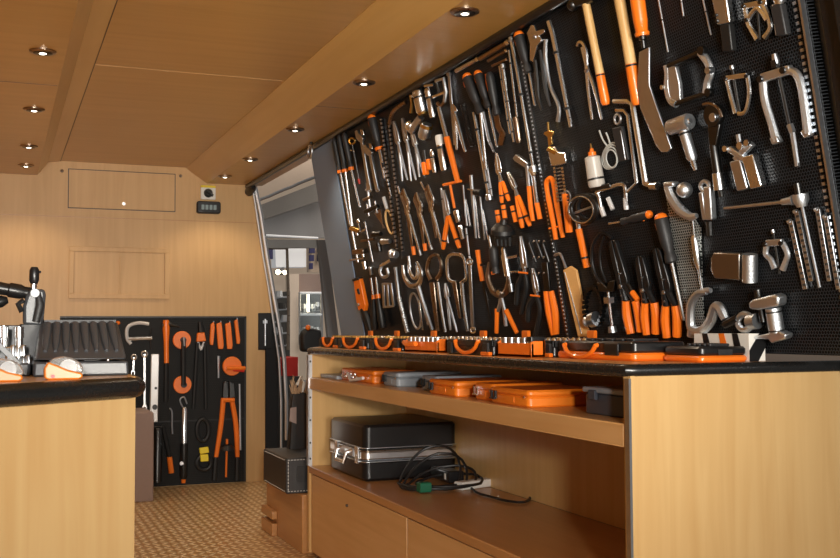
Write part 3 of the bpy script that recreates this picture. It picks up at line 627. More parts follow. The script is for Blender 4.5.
t = T('locking_c_clamp', 'chrome locking clamp with wide U-shaped double jaws at the lower board', 'clamp', (415, 280), off=.025)
t.curve('u_jaw', [(403, 265), (404.5, 276), (410, 285), (418, 285), (421.5, 278), (421, 270), (417, 262)], [1.6, 2.4, 3, 3.2, 2.6, 2.2, 1.6], 'chrome'); t.curve('inner_jaw', [(409, 262), (410, 271), (414, 278), (417.5, 276), (417, 266)], [1.3, 2, 2.2, 2, 1.3], 'chrome')
t.rod('swivel_post', [(408.5, 256), (410, 267)], 1.5, 'steel'); t.curve('grip', [(418, 285), (424, 305), (432.5, 330)], [2.6, 2.4, 1.8], 'steel'); t.rod('release_lever', [(419, 287), (428, 325)], 1.2, 'bronze')
t = T('locking_c_clamp', 'dark bronze locking clamp with curved claw jaws between the U-jaw and the square-loop clamps', 'clamp', (436, 280), off=.025)
t.curve('claw', [(431, 280), (427.5, 270), (430, 258), (437, 255), (441, 262), (441, 272), (437, 279)], [2.6, 2.3, 1.9, 1.6, 1.8, 2.2, 2.4], 'bronze'); t.bar('body', (433, 282), (439, 331), 5, 5, 'bronze', w2=3); t.curve('grip', [(438, 282), (441, 305), (445.5, 332)], [2, 2, 1.6], 'chrome')
t = T('locking_c_clamp', 'chrome locking clamp with a tall rounded-square loop jaw', 'clamp', (458, 270), off=.025)
t.curve('loop_jaw', [(456, 283), (449, 279), (447.5, 268), (448, 258), (452, 254.5), (459, 254.5), (464, 258), (466, 268), (466.5, 278), (461, 283)], 1.9, 'chrome'); t.bar('body', (455, 282), (461, 318), 4.4, 4, 'bronze', w2=2.5); t.curve('grip', [(462, 282), (464, 305), (468, 331)], [2.4, 2.3, 1.7], 'chrome')
pliers('slim chrome locking pliers left of the square-loop clamp', (446, 283), (447.5, 297), (450.5, 330), (457, 332), 'steel', None, 2.4, 2, name='slim_pliers')
t = T('folding_saw', 'slim tool with orange grip and thin dark blade beside the square-loop clamp', 'knife', (479, 262)); t.curve('grip', [(477.5, 250), (479, 262), (482.5, 281)], [2.6, 2.3, 2.6], 'orange'); t.rod('stop_knob', [(481, 265), (484, 264)], 1.5, 'rubber'); t.bar('blade', (483, 281), (490.5, 320), 3.2, 1, 'gunmetal', w2=1.6)
# chrome cans etc, upper middle
def can(label, p, q, r, m='chrome', name='chrome_canister', base=None, cat='canister'):
    t = T(name, label, cat, p, off=.04); t.lathe('barrel', p, q, [(0, r*.6), (.05, r*.92), (.12, r), (.3, r), (.31, r*.94), (.36, r*.94), (.37, r), (.93, r), (1, r*.85)], m, seg=24)
    t.lathe('black_band', lerp(p, q, .30), lerp(p, q, .37), [(0, r*1.01), (1, r*1.01)], 'rubber')
    if base: t.lathe('foot', lerp(p, q, .97), lerp(p, q, 1.08), [(0, r*.9), (1, r*.7)], base)
    return t
can('large chrome cylinder with black band under the ceiling edge', (418, 90), (423, 113), 6.6, base='brass')
t = T('bracket_clip', 'small brass and chrome clip left of the large chrome cylinder', 'clip', (412, 103)); t.rod('clip', [(411, 95), (412, 103), (411, 113)], [2, 1.6, 1.8], 'brass'); t.ball('knob', (412, 96), 2.2, 'chrome')
t = can('slimmer chrome cylinder with a cross bar on top, right of the large one', (427.5, 88), (433.5, 118), 3.9); t.rod('cross_bar', [(425, 86), (434, 84.5)], 1.8, 'chrome')
t = T('swivel_joint', 'chrome ball joint with a tilted tube, lit brightly, above the snips', 'joint', (411, 125), off=.04); t.ball('ball', (410.5, 126), 6, 'chrome'); t.lathe('tube', (411, 131), (421, 117), [(0, 4), (1, 3.6)], 'steel')
t = T('filter_cup', 'chrome and brass filter cup below the slim chrome cylinder', 'cup', (425, 130), off=.04); t.lathe('cup', (427, 124), (423.5, 138), [(0, 5), (.1, 6.2), (.8, 6.6), (1, 5)], 'steel', seg=22); t.lathe('brass_ring', (427, 124.5), (426.3, 127.5), [(0, 6.4), (1, 6.5)], 'brass', seg=22); t.rod('black_loop', [(419, 137), (424, 141), (430, 139)], 1.4, 'rubber')
t = can('white-topped chrome cylinder beside the long orange grip', (439, 136), (445, 171), 4.3); t.lathe('white_cap', (438.8, 135), (440.6, 145), [(0, 3.8), (.2, 4.5), (1, 4.5)], 'white_plastic')
can('small chrome cylinder left of the white-topped one', (432, 149.5), (435.5, 173), 3.0)
t = T('tube_clip', 'short orange double clip under the chrome filter cup', 'clip', (428, 165)); t.bar('clip_body', (424.5, 162), (426, 175), 3.4, 5, 'orange'); t.bar('clip_body', (429, 159), (430.5, 170), 3.2, 5, 'orange'); t.rod('neck', [(424, 150), (425.5, 163)], 1.6, 'gunmetal')
t = T('g_frame_puller', 'angular chrome G-shaped frame near the top edge of the board', 'puller', (440, 90), off=.03)
t.rod('arm', [(436, 81), (443.5, 78.5), (446, 92), (444.5, 102)], 2, 'steel'); t.rod('spindle', [(433, 97), (446, 92)], 1.6, 'chrome'); t.curve('foot', [(444.5, 102), (441, 106), (437.5, 103)], 2.0, 'bronze'); t.rod('strut', [(436, 82), (440, 95)], 1.3, 'gunmetal')
t = T('torque_bar', 'long bar with chrome upper half and bright orange lower grip', 'bar', (440, 108), off=.025); t.rod('upper_bar', [(439, 107), (447, 138)], [2.4, 2.6], 'chrome'); t.rod('grip', [(446.5, 137), (458, 183)], [3.2, 2.8], 'orange')
t = T('t_handle_key', 'orange T-handled key hanging under the long orange grip', 'key', (450, 184)); t.rod('cross_handle', [(443.5, 185), (461, 181)], 1.5, 'orange'); t.rod('stem', [(450, 184), (454.5, 208)], 1.4, 'orange'); sock('knurled chrome socket right below the orange T key', (458, 216), (.2, 1), 4, 12)
wrench('long slim wrench with dark head hanging from the top edge', (449, 74), (455, 145), 1.2, 'steel', ('head', 'none'), 2.6)
pliers('chrome flat pliers with bright spread handles left of the coil spring', (453, 104), (455, 112), (457, 150), (465.5, 152), 'chrome', None, 3.0, 2.6, hs=.1)
t = T('coil_spring', 'thin black coil spring between the chrome pliers and the screwdrivers', 'spring', (465, 110)); A_, B_ = t.q((463, 104)), t.q((472, 146)); dd = B_-A_; ax = dd.normalized(); e1 = ax.orthogonal().normalized(); e2 = ax.cross(e1)
MB().tube([A_+dd*(k/220)+e1*(t.k*3*math.cos(k*.8))+e2*(t.k*3*math.sin(k*.8)) for k in range(221)], t.k*.35, 5).build('coil', 'gunmetal', t.o)
screwdriver('leftmost of the three black and orange handles under the ceiling edge', (466, 74), (481, 113), (486, 168), 5.4, 1.7)
screwdriver('middle one of the three black and orange handles, slightly higher than its left neighbour', (477, 71), (489, 108), (497, 146), 4.6, 1.4)
t = T('bent_scraper', 'black and orange handled scraper with a bent brown blade', 'scraper', (490, 75), off=.03); t.lathe('handle', (489, 72), (497, 116), [(f, 4.4*r) for f, r in HPROF], 'rubber_grey'); t.curve('side_mark', [(486.5, 74), (487.5, 82), (489, 91)], [1.6, 2, 1.4], 'orange'); t.flat('blade', [(494, 116), (499, 115), (501.5, 127), (506, 134), (503, 146), (498, 146), (500, 135), (496, 128)], 1.5, 'bronze')
bar_tool('slim chrome extension bar just right of the bent scraper', [(499.5, 66), (510, 134)], 1.1)
bar_tool('thicker stepped chrome extension bar right of the slim one', [(502.5, 64), (506, 90), (506.2, 91), (514, 142)], [2.0, 2.0, 1.4, 1.4], ends='top')
bar_tool('thin chrome rod with a brown barrel nut hanging from it', [(509, 50), (517, 116)], 1.2)
t = T('nut_barrel', 'brown-chrome barrel nut hanging below the thin chrome rod', 'barrel nut', (517, 120), off=.03); t.lathe('barrel', (516, 117), (519.5, 143), [(0, 3), (.1, 3.8), (.9, 3.4), (1, 2.6)], 'bronze')
bar_tool('longest chrome breaker bar, running from the ceiling edge to the wide-jaw pliers', [(511, 37), (518, 75), (534, 172)], [2.2, 1.7, 1.7], ends='both', name='breaker_bar')
bar_tool('long chrome tube ending in a flex socket, right of the big black spring', [(474, 112), (490, 200)], [1.9, 2.2], ends='bottom', name='socket_wrench')
bar_tool('short bent steel hook in front of the long chrome tubes', [(483, 112), (489, 140), (494, 152)], [1.6, 1.6, 1.2], 'steel', 'hook_tool')
screwdriver('big black screwdriver with orange cap and short visible shaft, upper middle of the board', (518, 32), (529.5, 73), (535, 105), 5.6, 1.5)
for a, b, r, l, m in (((456, 71), (478, 59), 1.9, 'lowest of the tilted ratchets along the ceiling edge', 'steel'), ((480, 59), (508, 42), 2.2, 'longest tilted ratchet along the ceiling edge, pointing at the big screwdriver', 'bronze'), ((488, 61), (507, 50), 1.6, 'middle short tilted ratchet under the longest one', 'bronze'), ((492, 66), (507, 59), 1.2, 'lowest short tilted ratchet above the chrome extension bars', 'bronze')):
    t = T('ratchet', l, 'ratchet', a, off=.02); t.rod('handle', [a, b], [r*1.1, r], m); t.lathe('head', lerp(a, b, .94), lerp(a, b, 1.04), [(0, r*1.4), (1, r*1.3)], 'chrome')
t = T('lock_wrench', 'chrome adjustable-jaw pliers with black sleeve handles near the ceiling edge', 'pliers', (535, 40), off=.03)
t.flat('head', [(528, 33), (532, 25), (535, 25), (537, 31), (545, 29), (546, 32), (540, 36), (543, 40), (538, 46), (534, 62), (531, 60), (531, 44)], 4, 'chrome'); t.curve('grip', [(535, 60), (537, 80), (538, 96), (542, 110)], [2, 2.4, 2.4, 1.4], 'gunmetal'); t.curve('grip', [(540, 50), (544, 76), (546, 90), (550, 106)], [1.5, 2.2, 2.2, 1.2], 'rubber_grey'); t.disc('pivot', (536, 37), 2, 1, 3, 'steel')
t = T('pry_bar', 'S-bent flat chrome pry bar right of the black-sleeved pliers', 'pry bar', (547, 60), off=.025); t.curve('bar', [(546, 39), (545.5, 58), (550, 85), (559, 107), (558, 122)], [2.4, 2.4, 2.0, 2.0, 2.4], 'steel')
bar_tool('long bright chrome tube lever, right of the bent pry bar', [(549, 21), (553, 34), (571, 127)], [2.8, 2.8, 2.0], name='tube_lever')
bar_tool('slim chrome lever parallel and close to the long bright tube', [(555, 42), (566, 100), (571, 122)], [1.4, 1.3, 1.3], 'steel', 'lever')
# wrenches, lower-middle chrome bundle
for a, b, l in (((463, 185), (467, 226), 'leftmost of the thin steel picks below the knurled socket'), ((471, 175), (476, 238), 'spoon-headed steel tool with dark screw beside the flex socket'), ((480, 196), (485, 240), 'right-hand thin steel pick next to the spoon-headed tool')):
    t = T('spoon_tool' if '471' in str(a) else 'pick', l, 'pick', a); t.rod('shank', [a, b], [2.0 if '471' in str(a) else 1, 1.1], 'steel'); t.rod('second_shank', [(a[0]+3, a[1]+14), (b[0]+3.5, b[1])], .9, 'chrome')
t = T('thumb_screw', 'black thumb screw with steel pin across the spoon-headed tool', 'screw', (477, 192), off=.04); t.lathe('knob', (475, 192), (482, 193), [(0, 3.5), (1, 4)], 'rubber'); t.rod('pin', [(468, 189), (476, 191)], 1, 'chrome')
# orange handled middle pliers
pliers('small chrome nippers with two short orange handles beside the flex socket', (497, 153), (499.5, 173), (502, 203), (509, 201), 'chrome', 'orange', 3, 2.3, hs=.3)
pliers('curved-jaw pliers with two long orange handles, right of the small nippers', (508, 172), (515, 188), (522.5, 228), (530, 226), 'steel', 'orange', 2.6, 2.6, hs=.2)
t = T('sealing_pliers', 'pliers with wide flat angled jaw, one orange handle and an orange-tipped chrome bar', 'pliers', (529, 185), off=.025)
t.flat('wide_jaw', [(514, 158), (517, 154), (529, 163), (527, 168), (516, 161)], 5, 'steel'); t.rod('tang', [(527, 166), (529, 188)], 2, 'steel'); t.curve('grip', [(529, 186), (530.5, 205), (533, 221)], [2.4, 2.6, 2.2], 'orange'); t.lathe('hinge', (531, 169), (535, 176), [(0, 3.2), (1, 3.2)], 'chrome'); t.rod('bar', [(533, 172), (537, 204)], 2.2, 'chrome'); t.rod('orange_end', [(536.8, 203), (540, 219)], 2.6, 'orange')
for c, d_, l in (((497, 210), (499, 224), 'left short orange tube clamp above the black knob'), ((503, 205), (505, 218), 'middle short orange tube clamp above the black knob'), ((512, 206), (516, 222), 'right short orange tube clamp, beside the orange handles')):
    t = T('orange_sleeve', l, 'clamp', c); t.rod('sleeve', [c, d_], 2.5, 'orange'); t.rod('band', [lerp(c, d_, .3), lerp(c, d_, .4)], 2.7, 'rubber')
t = T('filter_wrench_head', 'stack of black ribbed plastic knobs in the middle of the board', 'knob', (505, 230), off=.05)
t.lathe('upper_cone', (504, 219), (503, 230), [(0, 3), (.4, 4.5), (.5, 8), (1, 12)], 'rubber', seg=24); t.lathe('flange', (503, 230), (503, 238), [(0, 12), (.5, 12.5), (.6, 9), (1, 8)], 'rubber', seg=24)
for k in range(4): t.rod('knob_lobe', [(496.5+4.2*k, 237), (497.5+4*k, 246)], [2.3, 1.9], 'rubber')
t = screwdriver('stout black-handled tool with orange collar hanging upside down under the black knobs', (493, 246), (496, 274), (489, 236), 5, 1.4, cap=None); t.lathe('orange_ring', (495, 271), (495.6, 274), [(0, 4.6), (1, 4.4)], 'orange')
t = T('valve_tester', 'chrome cylinder with two side pipes right of the black handle', 'valve', (505, 260), off=.04); t.lathe('cylinder', (503.5, 247), (508.5, 276), [(0, 2), (.08, 3.2), (.2, 3), (.3, 4.2), (1, 4.2)], 'chrome'); t.rod('side_pipe', [(507, 258), (518, 256)], 1.6, 'chrome'); t.rod('side_pipe', [(510, 272), (520, 272)], 1.3, 'chrome'); t.lathe('foot_nut', (511, 284), (512, 292), [(0, 2.8), (1, 2.8)], 'steel'); t.rod('stem', [(509, 276), (511, 286)], 1.3, 'steel')
t = T('ring_shears', 'bronze shears with wide curved open jaws and two short orange handles', 'shears', (500, 290), off=.03)
t.curve('left_blade', [(489, 262), (488, 277), (493, 291), (501, 297)], [1, 2.6, 3.4, 2.6], 'bronze'); t.curve('right_blade', [(505, 262), (509, 276), (507, 290), (500, 297)], [1, 2.6, 3.4, 2.6], 'bronze'); t.disc('pivot', (501, 292), 3, 0, 4, 'chrome')
t.curve('left_handle', [(501, 296), (504, 308), (506, 326)], 2, 'steel'); t.curve('right_handle', [(501, 296), (500, 304), (498, 311)], 2, 'steel'); t.rod('grip', [(497, 309), (496.5, 333)], [2.4, 2.2], 'orange'); t.rod('grip', [(506, 310), (517, 333)], [2.6, 2.2], 'orange')
t = pliers('upper of two black-gripped slip pliers with an orange line at the joint', (521, 236), (525, 268), (516.5, 305), (521, 314), 'steel', 'rubber', 3, 2.6, bend=4, hs=.1); t.rod('orange_collar', [(520, 272, 2), (529, 273, 2)], 1, 'orange')
t = pliers('lower of two black-gripped slip pliers, feet almost on the counter', (533, 268), (537, 292), (528, 322), (535, 336), 'steel', 'rubber', 3, 2.9, bend=5, hs=.1); t.rod('orange_collar', [(532, 295, 2), (541, 296, 2)], 1, 'orange')
t = T('crimping_pliers', 'crimper with two broad orange grips pressed together, nearly reaching the counter', 'pliers', (548, 300), off=.03); t.curve('grip', [(546, 291), (549, 312), (554, 335)], [3, 3.8, 3.4], 'orange'); t.curve('grip', [(551, 291), (555, 312), (556, 334)], [3, 3.8, 3.4], 'orange')
mb = MB(); 
for k in range(9):
    c = t.q((533+(k % 3)*5, 242+(k//3)*16)); mb.tube([c, c+V((t.k*5, t.k*1.5, t.k*3))], t.k*.8, 6)
mb.build('pin_rack', 'bronze', t.o)['kind'] = 'stuff'; t.bar('jaw_plate', (545, 262), (548, 291), 6, 3, 'gunmetal')
t = T('brass_caliper', 'small fish-shaped brass caliper hanging above the chain wrench', 'caliper', (549, 135)); t.flat('body', [(547.5, 122), (548.8, 122), (549.5, 131), (554, 131), (554, 134), (552, 137), (553, 144), (549, 146), (548, 137), (544, 134), (545, 132), (548, 131)], 2, 'brass')
t = T('chain_pipe_wrench', 'chain wrench with chrome head, chain loop and a long orange handle', 'wrench', (560, 160), off=.035)
t.flat('head', [(549, 148), (556, 146), (560, 152), (567, 152), (568, 163), (562, 165), (553, 166), (551, 158)], 6, 'chrome'); t.bar('brass_cheek', (549, 148), (558, 153), 5, 7, 'brass')
mb = MB()
for k in range(10):
    for e in (0, 1):
        c = t.q((555+e*8+k*.45, 168+k*3.6)); mb.box(c-V((t.k*1.6, t.k*1.4, t.k*1)), c+V((t.k*1.6, t.k*1.0, t.k*1.4)))
        c2 = t.q((559+k*.45, 168+k*3.6)); mb.tube([c2-V((t.k*3, 0, 0)), c2+V((t.k*3, 0, 0))], t.k*.7, 6)
mb.build('chain', 'chrome', t.o); t.rod('handle', [(565, 194), (569.5, 233)], [3.4, 3.8], 'orange'); t.ring('chain_hook', (566.5, 198), 4, 7, .8, 'steel')
t = T('hose_pinch_pliers', 'all-orange hose clamp pliers with a rounded loop top', 'pliers', (552, 190), off=.03); t.curve('arm', [(548, 196), (546.5, 183), (550.5, 178), (554, 184), (557, 205), (563, 238)], [2.4, 2.6, 2.6, 2.8, 2.8, 2.3], 'orange'); t.curve('arm', [(548, 196), (552, 216), (556, 240)], [2.8, 2.8, 2.3], 'orange'); t.rod('stop_wire', [(549, 229), (563, 226)], 1, 'orange')
t = T('strap_wrench', 'tan leather strap wrench with a small steel hook hanging near the counter', 'strap wrench', (566, 260), off=.03); t.curve('hook', [(555, 255), (560, 254), (563, 260), (566, 268)], [1.6, 1.6, 1.3, 1.6], 'steel'); t.flat('strap', [(564, 270), (571, 266), (577, 270), (581, 290), (587, 320), (590, 337), (579, 337), (573, 312)], 3, 'tan'); t.curve('seam', [(566, 272, 2), (574, 300, 2), (583, 334, 2)], .6, 'cast')
# hammers etc
def hammer(label, p, j, q, w0, w1, head=None, name='hammer'):
    t = T(name, label, 'hammer', lerp(p, q, .5), off=.03)
    t.lathe('wooden_handle', p, j, [(0, w0*.95), (.3, w0), (.6, w1*.92), (1, w1)], 'hickory'); t.lathe('orange_end', j, q, [(0, w1*1.02), (.9, w1*1.08), (1, w1*.8)], 'orange'); t.lathe('black_ring', lerp(j, q, .02), lerp(j, q, .07), [(0, w1*1.08), (1, w1*1.08)], 'rubber')
    return t
t = hammer('ball hammer with dark head, pale wooden handle and orange end', (586, 4), (600, 74), (606, 105), 4.4, 4.4)
t.ball('ball_peen', (573, 5), 6.2, 'gunmetal'); t.lathe('head', (574, 4), (594, -4), [(0, 4), (.3, 4.5), (.5, 6), (1, 6)], 'gunmetal')
t = hammer('larger wooden-handled hammer with orange end, its head above the picture', (616, -20), (631, 64), (638, 105), 5.6, 5.8); t.lathe('head', (606, -22), (630, -30), [(0, 8), (1, 8)], 'gunmetal')
t = T('drawknife_scraper', 'long steel scraper with orange handle on top and a bent flat blade', 'scraper', (640, 30), off=.03)
t.lathe('handle', (634, -26), (642.5, 36), [(0, 5), (.3, 7.5), (.75, 7.2), (.92, 6.2), (.95, 7.4), (1, 7)], 'orange'); t.lathe('ferrule', (642.5, 36), (644, 48), [(0, 3.6), (.3, 3.8), (.4, 2.4), (1, 2.4)], 'gunmetal'); t.flat('blade', [(640, 52), (650, 47), (650, 66), (650, 85), (656, 103), (672, 148), (668, 152), (662, 152), (657, 146), (641, 108), (638, 90), (639, 70)], 2.4, 'steel')
t = T('hook_pliers', 'hook-nosed slim chrome pliers hanging between the ball hammer and the tube lever', 'pliers', (585, 65), off=.03)
t.curve('hooked_arm', [(577, 46), (579, 42), (583, 43), (586, 52), (587, 70), (589, 95), (592.5, 120)], [1.4, 1.8, 2, 2.2, 2.2, 1.8, 1.6], 'chrome'); t.curve('second_arm', [(582, 47), (587, 66), (592, 80), (597, 98), (602, 120)], [1.6, 2.2, 2.2, 1.7, 1.5], 'chrome'); t.disc('pivot', (588, 71), 2, 1, 3.5, 'steel')
for a, b, l in (((658, -3), (668, 52), 'longer thin probe at the top of the board right of the scraper'), ((680, -8), (683.5, 16), 'short thin probe right of the longer one at the picture top'), ((702, -5), (711, 35), 'thin probe beside the grey rubber-gripped slide tool')):
    t = T('probe', l, 'probe', b); t.rod('needle', [a, b], .9, 'steel'); t.rod('band', [lerp(a, b, .4), lerp(a, b, .43)], 1.3, 'rubber')
t = T('bearing_separator', 'cast steel bearing separator of two half shells on two threaded rods', 'puller', (672, 85), off=.04)
t.curve('left_shell', [(667, 65), (668, 74), (668, 88), (671, 100), (677, 104)], [4, 3.6, 4.2, 4, 4.6], 'cast'); t.flat('left_shell_web', [(668, 66), (677, 66), (681, 84), (682, 100), (674, 104), (668, 92)], 5, 'cast')
t.curve('right_shell', [(701, 52), (708, 62), (711, 72), (708, 82), (707, 93)], [4.2, 3.8, 4, 3.8, 4.4], 'cast')
t.rod('threaded_rod', [(669, 66, 1), (703, 51, 1)], 2.6, 'gunmetal'); t.rod('threaded_rod', [(675, 104, 1), (708, 93, 1)], 2.6, 'gunmetal'); t.disc('nut', (712, 70), 3.6, 0, 6, 'steel'); t.disc('nut', (712, 92), 4, 0, 6, 'gunmetal'); t.disc('nut', (665, 87), 2.6, 0, 5, 'chrome'); t.disc('nut', (705, 50), 4.4, 0, 6, 'gunmetal')
t = T('flex_head_hammer', 'satin steel cylinder head on a short steel handle, like a small mallet', 'mallet', (680, 125), off=.05); t.lathe('head', (669, 128), (690, 121), [(0, 6), (.08, 8), (.9, 8.6), (1, 7.6)], 'cast', seg=24); t.lathe('bore', (689.6, 121.1), (691, 120.7), [(0, 4), (1, 2.5)], 'steel'); t.lathe('handle', (684, 131), (693, 161), [(0, 5), (.1, 5.6), (.9, 5.4), (1, 4)], 'cast'); t.rod('tip', [(693, 161), (696, 171)], [3, 2.2], 'chrome'); t.lathe('black_band', (684.6, 133), (685.2, 135), [(0, 5.8), (1, 5.8)], 'rubber')
t = T('ratchet_wrench', 'large dark round-headed ratchet with a chrome socket foot', 'ratchet', (716, 115), off=.04); t.disc('head', (715, 115), 12, -3, 5, 'gunmetal'); t.curve('head_rim', [(706, 104, 4), (714, 103, 5), (722, 108, 5), (725, 117, 4)], 1.6, 'bronze'); t.disc('hub', (717, 117), 4.6, 5, 7, 'steel'); t.flat('neck', [(709, 122), (722, 124), (718, 146), (711, 146)], 7, 'gunmetal'); t.lathe('handle', (713.5, 145), (718, 175), [(0, 4), (.1, 4.8), (1, 4.8)], 'gunmetal'); t.lathe('socket_foot', (717.5, 174), (720, 191), [(0, 5.6), (1, 6.2)], 'chrome'); t.rod('tip', [(720, 191), (721.5, 198)], 2.4, 'gunmetal')
def puller(label, top, yoke, legs, w, sw=1.6, off=.04, m='cast', screw=None, name='gear_puller'):
    t = T(name, label, 'puller', yoke[0], off=off)
    t.bar('yoke', yoke[0], yoke[1], w*2.2, w*1.8, m)
    for pts in legs: t.curve('leg', pts, [w]*(len(pts)-1)+[w*1.15], m); t.disc('hinge_bolt', pts[0], w*.8, w*.6, w*1.4, 'gunmetal')
    a, b = screw; t.rod('spindle', [a, b], sw, 'gunmetal'); t.lathe('spindle_head', lerp(a, b, -.02), lerp(a, b, .07), [(0, sw*1.5), (.7, sw*1.9), (1, sw*1.5)], 'steel')
    return t
puller('small two-leg chrome puller between the round ratchet and the big puller', None, [(727, 78), (748, 75)], [[(727, 79), (731, 96), (736, 114)], [(748, 76), (750, 94), (746, 112), (739, 114)]], 2.4, 1.4, screw=((732, 66), (740, 114)), m='chrome')
puller('two-leg chrome puller with crossed arms at the very top', None, [(745, 6), (768, 2)], [[(745, 6), (748, 22), (752, 30), (758, 40)], [(762, 2), (768, 14), (771, 28), (765, 38)], [(748, 20), (758, 8), (768, 20)]], 2.7, 1.2, screw=((757, -4), (760, 40)), m='chrome')
t = T('slide_tool', 'chrome channel tool with a black rubber sleeve at the top of the board', 'hand tool', (722, 10), off=.04); t.bar('channel', (719, -10), (726, 24), 13, 8, 'steel'); t.bar('bright_edge', (726, -10), (731, 23), 4, 9, 'chrome'); t.bar('sleeve', (727, 24), (730, 52), 10, 8, 'rubber'); t.disc('rivet', (719, 15), 1.8, 3, 6, 'gunmetal'); t.disc('rivet', (720, 21), 1.8, 3, 6, 'gunmetal')
t = T('gear_tube', 'grey sleeved tube with chrome collar hanging from the top beside the crossed-arm puller', 'tube', (780, 10), off=.04); t.bar('sleeve', (778, 4), (784, 36), 11, 9, 'rubber_grey'); t.bar('edge', (775, 4), (779, 36), 2, 9, 'steel'); t.lathe('collar', (780, -6), (780, 4), [(0, 6), (.5, 7), (1, 5)], 'chrome')
t = puller('biggest two-leg puller with long legs and a long centre screw', None, [(763, 78), (792, 69)], [[(763, 79), (765, 100), (772, 124), (777, 142)], [(786, 70), (797, 74), (803, 92), (809, 134)]], 4.2, 1.9, screw=((775, 56), (799, 168))); [t.bar('foot', a_, b_, 7.5, 8, 'cast') for a_, b_ in (((775, 137), (778, 144)), ((806, 130), (810, 137)))]; t.lathe('hex_nut', (775, 60), (776, 67), [(0, 4.5), (1, 4.5)], 'gunmetal', seg=6); t.lathe('lower_nut', (790, 125), (793, 133), [(0, 3.6), (1, 3.6)], 'steel', seg=6); t.rod('spindle_end', [(793, 133), (798, 167)], 2.6, 'steel')
t = T('inner_extractor', 'twin-barrel chrome extractor with a forked top below the small puller', 'puller', (745, 160), off=.04); t.bar('barrel', (737, 160), (745, 190), 11, 9, 'steel'); t.bar('barrel', (750, 155), (759, 188), 12, 10, 'chrome'); t.bar('link', (730, 148), (750, 162), 6, 9, 'cast'); t.bar('link', (752, 143), (736, 160), 6, 7, 'cast'); t.disc('pivot', (729, 148), 3.4, 3, 7, 'chrome'); t.disc('pivot', (744, 145), 4, 3, 7, 'chrome'); t.disc('pivot', (751, 142), 3.4, 3, 7, 'chrome'); t.rod('stem', [(738, 134), (740, 146)], 2.4, 'steel')
t = T('tommy_bar_spindle', 'spindle with a cast hub and long slim bar pointing left', 'spindle', (800, 200), off=.05); t.rod('tommy_bar', [(723, 208.5), (783, 202)], [1.6, 2], 'steel'); t.lathe('sleeve', (782, 202), (794, 200), [(0, 3.4), (.6, 4), (1, 5.6)], 'cast'); t.lathe('hub', (800, 194), (802, 207), [(0, 8), (.5, 8), (1, 5)], 'cast', seg=20); t.lathe('screw_head', (797, 183), (799, 194), [(0, 3.6), (1, 3.6)], 'gunmetal'); t.rod('spindle', [(802, 206), (820, 289)], 1.6, 'steel')
for a, b, l in (((791, 221), (806, 290), 'first notched steel bar from the left, below the cast spindle hub'), ((797, 211), (812, 282), 'second notched steel bar with a hooked top, left of the long spindle'), ((818, 209), (830, 282), 'third notched steel bar from the left, right of the long spindle'), ((826, 216), (839, 290), 'rightmost notched steel bar at the picture edge')):
    t = T('notched_bar', l, 'notched bar', a, off=.03); t.bar('bar', a, b, 4.6, 3, 'steel'); t.rod('hook', [(a[0]-3, a[1]+1), a], 2.2, 'cast'); mb = MB()
    for k in range(11):
        c = t.q(lerp(a, b, (k+.8)/11.6)); mb.box(c-V((t.k*1.1, t.k*1.6, -t.k*1)), c+V((t.k*2.5, t.k*.9, t.k*2)))
    mb.build('notches', 'hall_dark', t.o)
t = T('ball_joint_remover', 'cast C-shaped ball joint remover with a big polished ball', 'puller', (683, 190), off=.05); t.ball('ball', (684.5, 190), 8.2, 'cast'); t.curve('c_body', [(667, 184), (672, 198), (680, 210), (690, 217), (697, 216)], [4, 5.5, 5.5, 4.4, 2.6], 'cast'); t.bar('flange', (666, 184), (676, 184), 5, 10, 'cast')
t = T('reflection_wedge', 'narrow bright perforated wedge added as a light reflection on the board beside the big screwdriver', 'plate', (675, 260), off=.004, phi=0); t.flat('plate', [(665, 188), (674, 196), (690, 212), (701, 228), (703, 300), (706, 334), (692, 338), (684, 310)], 1, 'perf_reflection', bev=0)  # added sheet, shaped and coloured as a reflection on the black board
t = T('clevis_fork', 'small chrome clevis fork with an eye above and dark screws below', 'clevis', (706, 200), off=.04); t.ring('eye', (705, 186), 4.4, 5, 2.2, 'cast'); t.bar('body', (709, 186), (711, 220), 7, 8, 'cast'); t.bar('second_cheek', (702, 192), (706, 220), 4, 6, 'cast'); t.rod('screw', [(709, 222), (710, 236)], [3.4, 3], 'gunmetal')
t = T('slide_probe', 'short chrome probe with a fluted body left of the curved steel plate', 'probe', (697, 240), off=.04); t.rod('needle', [(692, 216), (694, 236)], 1.2, 'chrome'); t.lathe('body', (694, 235), (699, 270), [(0, 2.5), (.1, 4), (.8, 4), (1, 2)], 'chrome'); t.rod('tip', [(699, 270), (702, 290)], 1.5, 'chrome'); t.rod('foot', [(702, 291), (709, 290)], 2, 'cast')
t = T('curved_cover_plate', 'brushed steel plate with a rolled right edge on the right part of the board', 'plate', (735, 266), off=.04); t.flat('plate', [(716, 252), (742, 253), (742, 280), (717, 278), (713, 270), (713, 258)], 8, 'plate_brown'); t.lathe('rolled_edge', (750, 254), (750, 282), [(0, 7.6), (1, 7.6)], 'cast', seg=20)
puller('smallest three-leg puller right of the curved steel plate', None, [(767, 243), (783, 242)], [[(767, 244), (766, 254), (771, 260), (775, 269)], [(783, 243), (788, 254), (786, 262), (783, 270)]], 3, 1.2, screw=((773, 230), (780, 274)))
